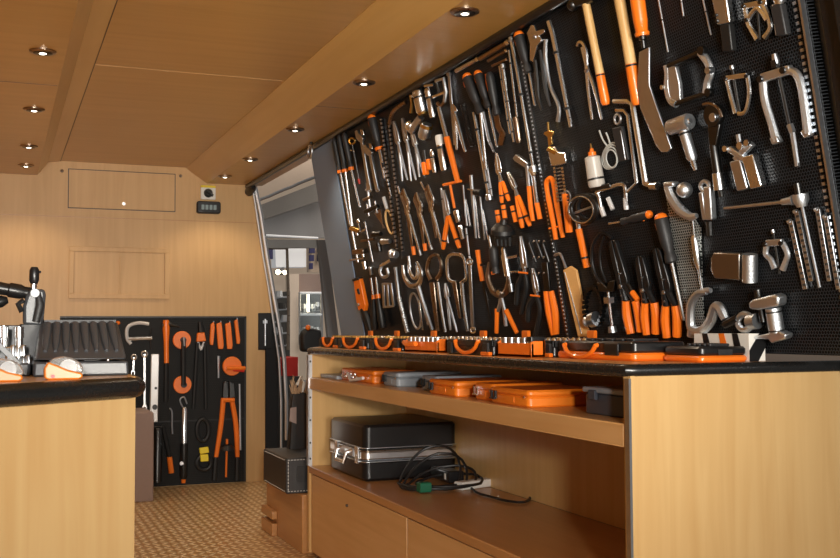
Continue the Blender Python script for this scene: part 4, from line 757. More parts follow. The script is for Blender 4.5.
# things low on the board
t = T('bow_clamp', 'S-shaped polished cast clamp standing over the small case', 'clamp', (700, 310), off=.06)
t.curve('body', [(707, 292), (698, 293), (691.5, 303), (690, 317), (692, 329), (702, 331), (711, 321), (716, 307), (721, 309), (726, 319)], [2.6, 3.6, 4.6, 4.6, 5, 5, 5.4, 5.4, 5.4, 4.4], 'cast'); t.rod('lower_lug', [(692, 328), (691, 337)], [4.5, 4.5], 'cast'); t.rod('foot', [(706, 291), (711, 290)], 2.6, 'cast')
t = T('split_ring_clamp', 'thick cast ring clamp with dark bolt between the bow clamp and the block clamp', 'clamp', (746, 322), off=.06); t.ring('ring', (745, 322), 7, 8, 3.4, 'cast'); t.lathe('side_barrel', (750, 322), (758, 321), [(0, 8), (1, 8)], 'cast', seg=20); t.rod('bolt', [(724, 325), (738, 318)], [4, 4.6], 'gunmetal')
t = T('block_clamp', 'big cast block clamp with thick arm, column and foot at the lower right', 'clamp', (775, 315), off=.06); t.flat('upper_arm', [(752, 301), (757, 298), (778, 293), (783, 295), (783, 305), (762, 309), (753, 308)], 14, 'cast'); t.lathe('column', (773, 308), (777, 333), [(0, 8), (1, 8)], 'cast', seg=20); t.flat('foot', [(757, 336), (782, 331), (790, 334), (789, 339), (775, 343), (772, 339), (757, 339)], 12, 'cast'); t.lathe('spindle', (757, 289), (763, 322), [(0, 4), (.25, 4), (.3, 3), (1, 3.4)], 'gunmetal')
for f in (.12, .88): t.lathe('black_band', lerp((773, 308), (777, 333), f), lerp((773, 308), (777, 333), f+.06), [(0, 8.2), (1, 8.2)], 'rubber')
# centre-right items
t = T('oil_bottle', 'small white plastic bottle with an orange nozzle cap', 'bottle', (595, 180), off=.05); t.lathe('body', (592, 155), (597, 187), [(0, 4), (.06, 8), (.9, 8.6), (1, 7.5)], 'bottle', seg=22); t.lathe('cap', (591.5, 148), (592.3, 155), [(0, 1.6), (.4, 2.2), (.5, 4), (1, 4.2)], 'orange'); t.rod('nozzle', [(590.5, 143), (591.5, 149)], [.7, 1.2], 'brass'); t.lathe('black_band', (595.5, 178), (595.9, 180), [(0, 8.8), (1, 8.8)], 'rubber')
t = T('coiled_wire', 'loose coil of pale grey cable hanging beside the white bottle', 'cable', (612, 155), off=.05)
for k in range(4): t.ring('cable_loop', (611+k*1.2, 156+k*.8), 8.5-k, 14-k*1.6, .8, 'cable_grey', ang=18-k*9, h=k*1.3)
t.curve('cable_tail', [(599, 130), (603, 140), (609, 148)], .9, 'cable_grey'); t.curve('cable_tail', [(606, 132), (609, 140), (611, 148)], .9, 'cable_grey')
t = T('pouch_file', 'grey sleeved file with a small ring top left of the chrome L bars', 'file', (620, 140), off=.03); t.bar('sleeve', (618, 127), (625, 161), 10, 4, 'rubber_grey'); t.ring('hook', (617.5, 119), 3, 5, 1.3, 'steel'); t.bar('blade_edge', (622, 130), (627, 160), 1, 5, 'steel')
t = T('angled_socket_wrench', 'long chrome L-bent socket wrench with the socket at its foot, large one', 'wrench', (632, 120), off=.04); t.rod('shank', [(614, 101), (628, 101), (633, 104), (646, 185)], [2.8, 3, 3.2, 3.2], 'chrome'); t.rod('foot', [(645.5, 184), (655, 187)], 3.2, 'chrome'); t.lathe('socket_end', (651, 187), (658.5, 187), [(0, 3.8), (1, 4.4)], 'chrome')
t = T('angled_socket_wrench', 'slimmer chrome L-bent wrench left of and parallel to the larger one', 'wrench', (628, 130), off=.045); t.rod('shank', [(616, 110), (624, 110), (628, 115), (637, 184), (628, 193)], 2.1, 'chrome')
t = T('u_handle_tool', 'chrome U-shaped handle with three white-tipped feet', 'extractor', (605, 190), off=.06); t.curve('handle', [(602, 215), (599, 198), (597, 192), (608, 188), (622, 184), (626, 190), (627, 208)], 2.2, 'chrome'); t.rod('foot', [(601, 208), (604, 217)], 2.6, 'white_metal'); t.rod('foot', [(608, 198), (613, 210)], 2.4, 'white_metal'); t.rod('foot', [(626, 198), (627, 210)], 2.6, 'white_metal'); t.bar('crosshead', (592, 189), (612, 185), 5, 6, 'gunmetal')
t = T('filter_cap_wrench', 'dark round band-shaped filter wrench below the white bottle', 'wrench', (585, 208), off=.05); t.ring('front_band', (586, 209, 0), 13, 14, 2.4, 'gunmetal', ang=-20, h=3); t.ring('rear_band', (588, 208), 12, 13, 2.2, 'plastic_black', ang=-20, h=-3); t.ring('bright_rim', (585, 209), 12.5, 13.5, .8, 'chrome', ang=-20, h=6); t.rod('spokes', [(575, 213, 1), (597, 205, 1)], 1.2, 'steel')
screwdriver('black screwdriver lying sideways with an orange ball end, its thin shaft pointing left', (651, 214), (621, 222), (608, 224), 4.6, 1.3, off=.06)
t = T('orange_pliers_handle', 'pliers with pale jaws and one visible orange grip below the filter wrench', 'pliers', (582, 230), off=.03); t.rod('jaw', [(577, 215), (579, 230)], [2.4, 2.2], 'steel'); t.rod('grip', [(578.5, 229), (587, 268)], [3.4, 3.6], 'orange'); t.lathe('black_band', (585, 257), (585.4, 259), [(0, 3.9), (1, 3.9)], 'rubber')
t = T('band_filter_wrench', 'big black curved band wrench with chrome adjusting screw and hex nut', 'wrench', (600, 270), off=.04)
t.curve('band', [(612, 238), (602, 232), (593, 244), (592, 262), (597, 278), (605, 286)], 1.6, 'plastic_black'); t.curve('inner_band', [(604, 236), (600, 250), (601, 268), (606, 282)], 1.2, 'plastic_black'); t.flat('yoke', [(598, 282), (604, 283), (608, 288), (611, 281), (617, 280), (615, 292), (600, 292)], 5, 'gunmetal'); t.lathe('hex_nut', (609, 297), (609.5, 303), [(0, 6), (1, 6)], 'chrome', seg=6); t.rod('screw', [(608, 291), (612.5, 330)], [1.6, 1.8], 'chrome'); t.lathe('foot', (612, 327), (613, 333), [(0, 4), (1, 4.6)], 'cast')
t = T('chain_gear_wrench', 'oval loop of black roller chain with a round steel knob', 'chain wrench', (594, 305), off=.05)
mb = MB()
for k in range(26):
    a_ = 2*PI*k/26; c = t.q((594+9*math.cos(a_)+ (0), 307+20*math.sin(a_))); mb.lathe(c-V((0, 0, t.k*3)), c+V((0, 0, t.k*3)), [(0, t.k*2.1), (1, t.k*2.1)], 8)
mb.build('chain', 'gunmetal', t.o); t.lathe('knob', (584, 323), (597, 319), [(0, 2), (.1, 4.5), (.3, 6.5), (.5, 4), (.6, 8), (1, 8)], 'steel', seg=20)
def cutters(label, tip, pv, g1, g2, gw=4.6):
    t = T('cable_cutters', label, 'pliers', pv, off=.035); gy = min(g1[1], g2[1])-33
    d = (pv[0]-tip[0], pv[1]-tip[1])
    t.flat('jaw', [(tip[0]-3, tip[1]+3), (tip[0]-.5, tip[1]), (tip[0]+d[0]*.5, tip[1]+d[1]*.5), (pv[0], pv[1]), (pv[0]-4, pv[1]+3), (pv[0]-6, pv[1]-10), (tip[0]+d[0]*.4-4.5, tip[1]+d[1]*.4)], 5, 'plastic_black')
    t.flat('jaw', [(tip[0]+1, tip[1]), (tip[0]+4, tip[1]+2), (tip[0]+d[0]*.5+5.5, tip[1]+d[1]*.5), (pv[0]+5.5, pv[1]-6), (pv[0]+5, pv[1]+4), (pv[0]+.5, pv[1]), (tip[0]+d[0]*.5+.8, tip[1]+d[1]*.5)], 5, 'plastic_black')
    t.disc('pivot', pv, 2.2, 2.5, 4, 'steel'); t.disc('rivet', (pv[0]-1, pv[1]-13), 1, 2.5, 4, 'steel'); t.disc('rivet', (pv[0]+1, pv[1]+9), 1, 2.5, 4, 'steel')
    for g, s_ in ((g1, -1), (g2, 1)):
        st = (g[0]-(g1[0]-pv[0])*.55+s_*.6-(g[0]-g1[0])*.15, gy+2)
        t.rod('tang', [(pv[0]+s_*1.5, pv[1]-2), st], [4, 3.4], 'plastic_black'); t.curve('grip', [st, (lerp(st, g, .45)[0]+s_*1.2, lerp(st, g, .45)[1]), g], [gw*.9, gw*1.08, gw*.95], 'orange')
    return t
cutters('black-jawed cutters with orange handles, leftmost of the three near the counter', (613, 239), (623, 286), (631, 334), (641, 332))
cutters('black-jawed cutters with orange handles, middle of the three near the counter', (640, 255), (645, 290), (647, 335), (656, 334))
cutters('black-jawed cutters with orange handles, rightmost of the three, beside the big screwdriver', (657, 247), (666, 292), (667, 338), (677, 337))
t = T('wire_stripper', 'small pliers end with a short orange lever peeking between the two left cutters', 'pliers', (635, 294), off=.02); t.rod('lever', [(632, 292), (638, 300)], 3, 'orange'); t.rod('arm', [(628, 284), (633, 293)], 2, 'gunmetal')
screwdriver('biggest black screwdriver with orange cap and fluted shaft reaching down to the counter', (660, 214), (672, 264), (684, 321), 7, 2.0, off=.05)
# every tool on the board hangs just clear of the sheet
for tl in TOOLS:
    vs = [tl.M @ v.co for c in tl.o.children for v in c.data.vertices]
    lo = min((v-BP).dot(BN) for v in vs)
    if lo < .0015 or lo > .012:
        d = (CAM-tl.P).normalized(); k_ = (.002-lo)/d.dot(BN)
        tl.o.matrix_world = Matrix.Translation(d*k_) @ tl.M
# ---- far wall panel
pa = onY(60, 317, YF); pb = onY(243.5, 484, YF)
o = tag(MB().box((0, 0, -.012), (pb.x-pa.x, pa.z-.005, 0)).build('perforated_wall_panel', 'perf_far', smooth=False), 'black perforated tool panel on the far wall behind the bench, down to the floor', 'tool board')
o.matrix_world = frame(V((pa.x, YF-.014, .005)), V((1, 0, 0)), V((0, 0, 1)), V((0, -1, 0)))
o = thing('panel_frame', 'thin black frame strips around the far perforated tool panel', 'frame', (pa.x, YF-.014, .005))
for a, b in (((0, -.005, pa.z-.012), (pb.x-pa.x+.01, .012, pa.z)), ((pb.x-pa.x, -.005, 0), (pb.x-pa.x+.012, .012, pa.z)), ((0, -.004, .93*.44), (pb.x-pa.x, -.0005, .93*.44+.006))): MB().box(a, b).build('frame_strip', 'rubber', o)
W_ = dict(plane='F')
t = T('knob_screw', 'tiny red knob on the far panel at the left of the white clamp', 'knob', (118, 323), **W_); t.ball('knob', (118, 323), 2.2, 'orange')
t = T('g_clamp', 'white-painted G-clamp with steel screw on the far panel', 'clamp', (135, 335), **W_); t.curve('frame', [(149, 324), (138, 323), (128, 327), (127, 338), (131, 344)], 1.8, 'white_metal'); t.rod('screw', [(128, 339), (152, 338)], 2, 'steel'); t.rod('tommy_bar', [(151, 329), (151, 349)], .9, 'gunmetal')
wrench('small steel combination wrench next to the grey case on the far panel', (134, 357), (133, 372), 1, 'chrome', ('ring', 'open'), 2.4, plane='F')
wrench('long combination wrench left of the spirit level on the far panel', (144.5, 354), (144.5, 407), 1.2, 'chrome', ('ring', 'open'), 2.8, plane='F')
t = T('spirit_level', 'white aluminium spirit level hanging upright on the far panel', 'spirit level', (154, 388), **W_); t.flat('body', [(151, 354), (159, 354), (157.5, 422), (149.5, 422)], 4, 'white_metal'); t.disc('vial', (154.5, 407), 2.6, 2, 3, 'plastic_black'); t.disc('vial', (155.5, 388), 1.3, 2, 3, 'plastic_black')
t = T('pick_hammer', 'hammer with black pick head, orange upper shaft and dark grip on the far panel', 'hammer', (166, 340), **W_); t.curve('pick_head', [(162, 326), (167, 324), (173, 325), (180, 327)], [2, 2.6, 2, .8], 'gunmetal'); t.lathe('upper_shaft', (166, 320), (166.5, 363), [(0, 3), (.2, 3.6), (.5, 2.6), (1, 2.4)], 'orange'); t.rod('grip', [(166.5, 362), (166, 402)], 2.3, 'rubber')
t = T('double_suction_lifter', 'suction lifter with two orange discs joined by a black handle on the far panel', 'suction lifter', (182, 360), **W_)
for c in ((181.5, 340), (182, 384.5)): t.disc('suction_cup', c, 9, 0, 4, 'orange'); t.disc('cup_hub', (c[0]+1, c[1]), 3, 4, 7, 'rubber')
t.rod('handle', [(182.5, 340, 7), (182.5, 385, 7)], 2.4, 'rubber'); t.rod('lever', [(182.5, 337, 9), (183, 346, 9)], 1, 'steel')
t = T('cable_shears', 'black long-handled shears with an orange joint, centre of the far panel', 'shears', (201, 338), **W_); t.rod('head', [(200, 322), (201.5, 332)], [2, 3.5], 'gunmetal'); t.flat('joint', [(197, 333), (204, 332), (206, 341), (196, 342)], 5, 'orange'); t.rod('link', [(198, 342), (201, 350)], 1.2, 'white_metal'); t.rod('link', [(204, 342), (201, 350)], 1.2, 'white_metal')
t.rod('handle', [(197.5, 343), (193.5, 409)], 1.8, 'rubber'); t.rod('handle', [(205, 343), (206, 409)], 1.8, 'rubber')
for a, b, w, m, l in (((212.5, 322), (211.5, 345), 4, 'orange', 'leftmost slim orange folding saw at the top of the far panel'), ((219, 322), (220.5, 349), 6, 'orange', 'second orange folding knife from the left at the top of the far panel'), ((228, 322), (229.5, 349), 6, 'orange', 'third orange folding knife from the left at the top of the far panel'), ((236, 319), (238, 344), 4, 'orange', 'rightmost orange and grey knife at the top of the far panel')):
    t = T('folding_knife', l, 'knife', a, group=None, **W_); t.flat('handle', [(a[0]-w/2, a[1]+2), (a[0]+w/3, a[1]), (a[0]+w/2, a[1]+6), (b[0]+w/2, b[1]-4), (b[0]+w*.4, b[1]), (b[0]-w*.4, b[1]), (b[0]-w/2, b[1]-5)], 4, m); t.rod('blade_back', [(a[0]+w*.3, a[1]-1), (b[0]+w*.2, b[1]-8)], .7, 'steel')
t = T('single_suction_lifter', 'single orange suction disc with side handle at the right edge of the far panel', 'suction lifter', (232, 366), **W_); t.disc('suction_cup', (231.5, 366), 9.5, 0, 4, 'orange'); t.rod('handle', [(225, 368, 6), (244, 368, 6)], 2, 'orange'); t.rod('lever', [(232, 370, 6), (243, 371, 6)], 1, 'red')
t = T('tyre_valve_tool', 'small steel rod tool between the shears and the orange disc', 'rod', (218.5, 366), **W_); t.rod('rod', [(218.5, 356), (218.5, 378)], [1.8, 1], 'steel')
t = T('bolt_cutter', 'big bolt cutter with orange arms, black jaws and black grips on the far panel', 'bolt cutter', (228, 400), **W_)
t.flat('jaw', [(223, 382), (227, 381), (228.5, 392), (228, 399), (222, 398)], 4, 'gunmetal'); t.flat('jaw', [(229, 381), (234, 383), (235, 397), (229, 399), (229, 391)], 4, 'gunmetal'); t.rod('bolt', [(223, 400, 2), (234, 400, 2)], 2.2, 'orange')
t.curve('arm', [(223.5, 398), (221, 425), (216, 458)], [2.6, 2.6, 2.2], 'orange'); t.curve('arm', [(231.5, 398), (236, 425), (237.5, 458)], [2.6, 2.6, 2.2], 'orange'); t.rod('grip', [(216, 457), (214.5, 480)], 2.4, 'rubber'); t.rod('grip', [(237.5, 457), (237, 480)], 2.4, 'rubber')
t = T('tyre_lever', 'thin steel lever along the right edge of the far panel', 'lever', (240, 410), **W_); t.rod('rod', [(239.5, 384), (240.5, 450)], 1.1, 'steel')
t = T('grease_gun', 'grease gun with chrome barrel, black lower body and orange tip on the far panel', 'grease gun', (184, 430), **W_); t.lathe('barrel', (184.5, 407), (184, 443), [(0, 2), (.05, 3), (1, 3.2)], 'chrome'); t.lathe('body', (184, 443), (183.5, 479), [(0, 3.8), (.9, 4), (1, 3)], 'plastic_black'); t.rod('tip', [(183.5, 478), (183.5, 483)], [2.6, 2], 'orange'); t.curve('hose', [(183, 408), (180, 400), (184, 397), (187, 404)], .8, 'steel'); t.disc('badge', (181, 463), 2, 3, 4, 'steel')
t = T('s_hook', 'thin S-shaped steel hose left of the grease gun', 'hose', (172, 420), **W_); t.curve('hose', [(169.5, 408), (172, 412), (172, 425), (172.5, 434)], .8, 'steel')
t = T('pipe_shears', 'slanting black shears with a short orange grip on the lower far panel', 'shears', (166, 440), **W_); t.curve('arm', [(163, 425), (167, 445), (170, 459)], [1.6, 2.2, 1.6], 'rubber'); t.rod('grip', [(169.5, 457), (171.5, 473)], 2.7, 'orange'); t.curve('second_arm', [(161, 427), (160, 445), (164, 460)], 1.3, 'rubber')
t = T('hand_pump', 'dark grey cylinder pump at the left of the lower far panel', 'pump', (158, 450), **W_); t.lathe('cylinder', (158, 428), (157, 482), [(0, 3), (.05, 4.4), (1, 4.4)], 'gunmetal'); t.rod('handle', [(153, 427), (163, 427)], 1.2, 'rubber')
t = T('tow_cable', 'black cord coil with a bright yellow tag on the lower far panel', 'cord', (204, 440), **W_); t.ring('cord_loop', (203, 430), 6, 11, 2.2, 'rubber'); t.ring('cord_loop', (204, 463), 7, 7, 2.2, 'rubber'); t.bar('yellow_tag', (203, 447), (204, 453), 9, 3, 'yellow', h=3); t.bar('yellow_tag', (203.5, 454), (204, 461), 8, 3, 'yellow', h=3)
t = T('plunger', 'small plunger with dark disc and orange stem hanging between the bolt cutter arms', 'plunger', (227, 450), **W_); t.lathe('cup', (227, 444), (227, 450), [(0, 3), (.5, 7), (1, 8)], 'rubber'); t.rod('stem', [(227, 439), (227, 446)], 1.3, 'orange'); t.rod('stem_lower', [(226.7, 451), (226, 477)], [1.2, 1], 'orange')
#ITEMS_START
# ================================================================ CASES ON THE COUNTER
def handle_arc(par, x, y0, y1, z, drop, out, r, m='orange'):
    pts = []
    for i in range(13):
        f = i/12; a = PI*f
        pts.append((x-.006-out*math.sin(a)**.5, y0+(y1-y0)*f, z-drop*math.sin(a)**.5))
    return MB().tube([(x, y0, z)]+pts+[(x, y1, z)], r, 8).build('handle', m, par)
def case(label, y0, y1, x0=1.45, x1=1.66, h=.055, style='open', handle=True, name='tool_case', z=ZT, hy=None):
    """y0 = near end, y1 = far end"""
    L = y1-y0; D = x1-x0
    t = thing(name, label, 'tool case', (x0, y0, z+.0005), 'tool cases along the counter')
    if style in ('open', 'dark'):
        MB().rbox((0, 0, 0), (D, L, h*.55), .012, 2).build('lower_shell', 'plastic_black', t)
        mb = MB()
        for a, b in (((0, 0, h*.5), (D, .012, h*.85)), ((0, L-.012, h*.5), (D, L, h*.85)), ((0, 0, h*.5), (.012, L, h*.85)), ((D-.012, 0, h*.5), (D, L, h*.85))): mb.rbox(a, b, .004, 2)
        mb.build('rim', 'rubber_grey', t, bevel=.002)
        n = int(L/.035)
        for r_, (xx, m) in enumerate(((D*.3, 'brass' if style == 'open' else 'chrome'), (D*.62, 'chrome'))):
            mb = MB()
            for k in range(n):
                yy = .03+(L-.06)*k/max(1, n-1); mb.lathe((xx, yy, h*.5), (xx, yy, h*.98), [(0, .009), (.85, .009), (1, .006)], 10)
            mb.build('socket_row', m, t)['kind'] = 'stuff'
        for yy in (.10*L, .88*L): MB().rbox((-.008, yy-.018, .004), (.0, yy+.018, h*.7), .003, 1).build('latch', 'rubber_grey', t)
        MB().rbox((-.014, -.005, .001), (-.001, .05, .012), .003, 1).build('orange_foot', 'orange', t)
        MB().rbox((D-.012, L*.5-.02, h*.85), (D, L*.5+.02, h*1.35), .004, 0).build('back_latch', 'orange', t)
    elif style == 'closed':
        MB().rbox((0, 0, 0), (D, L, h*.42), .014, 2).build('lower_shell', 'orange', t)
        MB().rbox((.002, .002, h*.42), (D-.002, L-.002, h), .014, 2).build('upper_shell', 'plastic_black', t)
        mb = MB()
        for k in range(5): mb.rbox((.05, L*.2+k*L*.13, h), (D-.03, L*.2+k*L*.13+L*.09, h+.007), .006, 2)
        mb.build('lid_ribs', 'rubber_grey', t)
    elif style == 'tray':
        mb = MB().prism([(0, 0, 0), (D, 0, 0), (D, 0, h*.9), (.012, 0, h*.9), (0, 0, h*.75)], (0, .01, 0)).prism([(0, L-.01, 0), (D, L-.01, 0), (D, L-.01, h*.9), (.012, L-.01, h*.9), (0, L-.01, h*.75)], (0, .01, 0))
        mb.box((0, 0, 0), (.01, L, h*.72)).box((D-.01, 0, 0), (D, L, h*.9)).box((0, 0, 0), (D, L, .01)); mb.build('tray', 'orange', t, bevel=.002)
        mb = MB()
        for k in range(int(L/.04)): mb.lathe((D*.4, .03+.04*k, .01), (D*.4, .03+.04*k, h*1.0), [(0, .013), (1, .013)], 10)
        mb.build('socket_row', 'steel', t)['kind'] = 'stuff'
        MB().rbox((.02, .02, h*.74), (D-.01, L-.02, h*.86), .003, 2).build('insert', 'rubber_grey', t)
    if handle:
        a, b = hy or (L*.25, L*.75); handle_arc(t, 0, b, a, h*.78, h*.66, .003, .0062)
    return t
case('farthest open black tool case on the counter, with orange handle and brassy sockets', 4.36, 4.66, 1.375, 1.58)
case('second open black tool case from the far end of the counter, orange handle hanging', 3.95, 4.33, 1.36, 1.57)
case('third open black tool case from the far end, next to the orange open tray', 3.56, 3.91, 1.36, 1.57)
t = case('bright orange open tray with a turned clasp in front, on the counter', 3.20, 3.50, 1.35, 1.39, style='tray', handle=False, h=.052); MB().tube([(-.012, .16, .03), (-.02, .22, .026), (-.012, .27, .034)], .009, 8).build('clasp', 'orange', t)
case('long open socket case lying behind the orange tray with the clasp', 3.18, 3.52, 1.41, 1.60, style='dark', handle=False)
case('open black tool case with orange handle between the two orange trays', 2.78, 3.12, 1.35, 1.56, style='dark')
t = case('plain orange tray with black corner lid, centre of the counter', 2.535, 2.745, 1.35, 1.395, style='tray', handle=False, h=.055, name='orange_tray'); MB().rbox((.0, .0, .044), (.045, .03, .058), .004, 2).build('corner_lid', 'plastic_black', t)
case('open socket case lying behind the plain orange tray', 2.54, 2.76, 1.42, 1.62, style='dark', handle=False)
t = case('large closed tool case, black lid over orange base, big orange handle in front', 2.145, 2.52, 1.42, 1.58, .047, 'closed', hy=(.16, .32))
MB().rbox((-.006, .06, .012), (0, .12, .042), .003, 1).build('latch', 'plastic_black', t)
t = case('small closed tool case, black over orange, at the near end of the counter', 1.99, 2.14, 1.50, 1.64, .036, 'closed', handle=False, name='small_tool_case')
MB().rbox((.05, -.003, .016), (.09, 0, .030), .002, 0).build('label_plate', 'rubber_grey', t)
t = thing('chevron_box', 'white cardboard box with black and orange slanting chevrons behind the small case', 'box', (1.640, 1.99, ZT+.0005))
MB().box((0, 0, 0), (.048, .21, .066)).build('carton', 'white_plastic', t, bevel=.001)
for k, m in ((.015, 'plastic_black'), (.065, 'orange'), (.13, 'plastic_black')):
    MB().prism([(-.0008, k, .0), (-.0008, k+.03, .0), (-.0008, k+.045, .066), (-.0008, k+.025, .066)], (-.0006, 0, 0)).build('chevron', m, t, smooth=False)
MB().prism([(.0, -.0008, .0), (.026, -.0008, .0), (.048, -.0008, .034), (.048, -.0008, .066), (.03, -.0008, .066), (.0, -.0008, .026)], (0, -.0006, 0)).build('chevron', 'plastic_black', t, smooth=False)
# ---- shelf boxes: (label, colour, near y, far y, x0, x1, height)
def tin(label, m, y0, y1, x0, x1, h, latch='steel', z=ZS1, name='tool_box', group='small boxes on the upper shelf'):
    t = thing(name, label, 'box', (x0, y0, z+.0005), group); D, L = x1-x0, y1-y0
    MB().rbox((0, 0, 0), (D, L, h*.62), .014, 2).build('base', m, t); MB().rbox((-.001, -.001, h*.63), (D+.001, L+.001, h), .015, 2).build('lid', m, t)
    mb = MB()
    ly = L*.93
    mb.rbox((-.008, ly-.03, h*.3), (-.001, ly-.024, h*.8), .002, 1); mb.rbox((-.008, ly-.006, h*.3), (-.001, ly, h*.8), .002, 1); mb.rbox((-.012, ly-.03, h*.28), (-.005, ly, h*.38), .002, 1); mb.build('latch', latch, t)
    MB().rbox((-.0015, L*.35, h*.2), (0, L*.6, h*.55), .002, 1).build('embossed_plate', m, t)
    MB().lathe((-.001, L*.08, h*.6), (-.003, L*.08, h*.6), [(0, .004), (1, .004)], 8).build('rivet', 'chrome', t)
    return t
t = tin('orange box with an open front full of bright fittings, farthest on the upper shelf', 'orange_box', 3.80, 4.20, 1.335, 1.52, .050, 'chrome')
for a in range(7): MB().ball((-.010, .16+.024*a, .018+.012*(a % 2)), .008).build('fitting', 'chrome', t)
MB().tube([(-.015, .26, .03), (-.03, .18, .006), (-.012, .08, .02)], .007, 8).build('carry_handle', 'white_metal', t)
tag(MB().rbox((1.32, 4.22, ZS1+.0005), (1.50, 4.46, ZS1+.016), .006, 2).build('flat_tray', 'box_grey'), 'flat grey-blue tray lying at the far end of the upper shelf', 'tray')
tin('larger pale grey-blue box on the upper shelf beside the open orange box', 'box_grey', 3.55, 3.70, 1.34, 1.60, .052, 'rubber')
tin('smaller pale grey-blue box tucked behind the orange box on the upper shelf', 'box_grey', 3.21, 3.34, 1.35, 1.60, .052, 'rubber')
tin('orange box with black latch right of the two grey-blue boxes', 'orange_box', 2.945, 3.165, 1.305, 1.56, .048, 'rubber')
tin('orange box partly hidden behind the nearest orange box, with a silver latch', 'orange_box', 2.72, 2.84, 1.32, 1.56, .050, 'chrome')
tin('nearest orange box on the upper shelf, with a black latch', 'orange_box', 2.46, 2.69, 1.300, 1.53, .046, 'rubber')
t = thing('storage_tub', 'dark slate plastic tub with a paler lid at the near end of the upper shelf', 'box', (1.35, 2.06, ZS1+.0005), 'small boxes on the upper shelf')
MB().rbox((0, 0, 0), (.25, .195, .052), .01, 2).build('tub', 'box_slate', t); MB().rbox((-.006, -.004, .053), (.256, .201, .066), .008, 2).build('lid', 'box_grey', t); MB().rbox((-.012, .13, .036), (-.002, .16, .06), .003, 1).build('clip', 'box_slate', t)
# ---- briefcase
def quadpos(x, y, z): return V((x, y, z))
A = V((1.313, 4.32, ZS2)); Bc = V((1.337, 3.915, ZS2)); Cc = V((1.72, 3.88, ZS2))
t = thing('hard_briefcase', 'black hard-shell briefcase with aluminium bands lying on the lower shelf', 'briefcase', Bc+V((0, 0, .001)), rz=.01)
BW, BL, BH = .405, .445, .222
MB().rbox((0, 0, 0), (BW, BL, BH*.36), .03, 2, 6).build('lower_shell', 'plastic_black', t); MB().rbox((0, 0, BH*.55), (BW, BL, BH), .03, 2, 6).build('upper_shell', 'plastic_black', t)
MB().rbox((-.004, -.004, BH*.36), (BW+.004, BL+.004, BH*.55), .03, 2, 6).build('aluminium_frame', 'aluminium', t)
for z in (.335, .39, .53, .58): MB().rbox((-.0065, -.0065, BH*z), (BW+.0065, BL+.0065, BH*z+.004), .03, 2, 6).build('band', 'steel' if z in (.335, .58) else 'bronze', t)
for yy in (.04, .30): MB().rbox((-.014, yy, BH*.30), (-.005, yy+.035, BH*.60), .004, 1).build('latch', 'chrome', t)
mb = MB().tube([(-.006, .12, BH*.5), (-.03, .125, BH*.47), (-.040, .13, BH*.30), (-.040, .24, BH*.30), (-.03, .245, BH*.47), (-.006, .25, BH*.5)], .008, 8); mb.build('handle', 'chrome', t)
MB().rbox((-.010, .11, BH*.40), (-.004, .27, BH*.55), .003, 1).build('handle_plate', 'steel', t)
# ---- cables and power strip
def loop3(cx, cy, z, rx, ry, tilt, n=28, wob=.01):
    return [(cx+rx*math.cos(2*PI*i/n), cy+ry*math.sin(2*PI*i/n), z+max(0, tilt*math.sin(2*PI*i/n+.7))+random.random()*.004) for i in range(n+1)]
t = thing('coiled_extension_cable', 'coiled black extension cable with a green plug in front of the briefcase', 'cable', (1.53, 3.66, ZS2))
for i, (cx, cy, rx, ry, ti) in enumerate(((0, 0, .13, .10, .11), (.02, -.02, .14, .09, .06), (-.01, .02, .12, .11, .13), (.05, -.03, .13, .10, .02))):
    MB().tube(loop3(cx, cy, .009+.004*i, rx, ry, ti), .0052, 8).build('cable_loop', 'rubber', t)
p = onZ(324/1.0+0, 480, ZS2)
MB().rbox((-.10, -.11, .004), (-.055, -.07, .040), .006, 0).build('green_plug', 'green', t)
t = thing('power_adapter', 'black rectangular power adapter with a small white label behind the cable coil', 'adapter', (1.62, 3.76, ZS2+.014))
MB().rbox((-.03, -.10, 0), (.035, .08, .045), .008, 1).build('housing', 'plastic_black', t); MB().rbox((-.0315, -.075, .012), (-.0300, -.06, .035), .002, 0).build('label', 'white_plastic', t)
p0 = onZ(463, 491, ZS2); p1 = onZ(499, 486, ZS2)
ang = math.atan2(p1.y-p0.y, p1.x-p0.x)
t = thing('power_strip', 'short white power strip lying right of the cable coil', 'power strip', (p0.x, p0.y, ZS2+.001), rz=ang)
Ls = (p1-p0).length
MB().rbox((0, 0, 0), (Ls, .05, .030), .006, 0).build('housing', 'white_plastic', t)
for k in (.06, .94): MB().lathe((Ls*k, -.001, .015), (Ls*k, .002, .015), [(0, .005), (1, .005)], 8).build('screw_hole', 'rubber', t)
mb = MB(); pts = [onZ(x, y, ZS2+.006) for x, y in ((470, 487), (478, 493), (492, 497), (508, 501), (524, 502), (530, 497), (520, 490), (505, 485), (497, 480))]
pts = [tuple(q) for q in pts]; sm = []
for i in range(len(pts)-1):
    a, b, c, d = [V(pts[max(0, min(len(pts)-1, j))]) for j in (i-1, i, i+1, i+2)]
    for j in range(6):
        f = j/6; sm.append(.5*((2*b)+(c-a)*f+(2*a-5*b+4*c-d)*f*f+(3*b-a-3*c+d)*f**3))
tag(MB().tube(sm, .0045, 8).build('extension_cable', 'rubber'), 'thin black power cord looping forward from the white power strip', 'cable')
# ================================================================ ON THE LEFT BENCH
ZB = .9205
def onbench(x, y): return onZ(x, y, ZB)
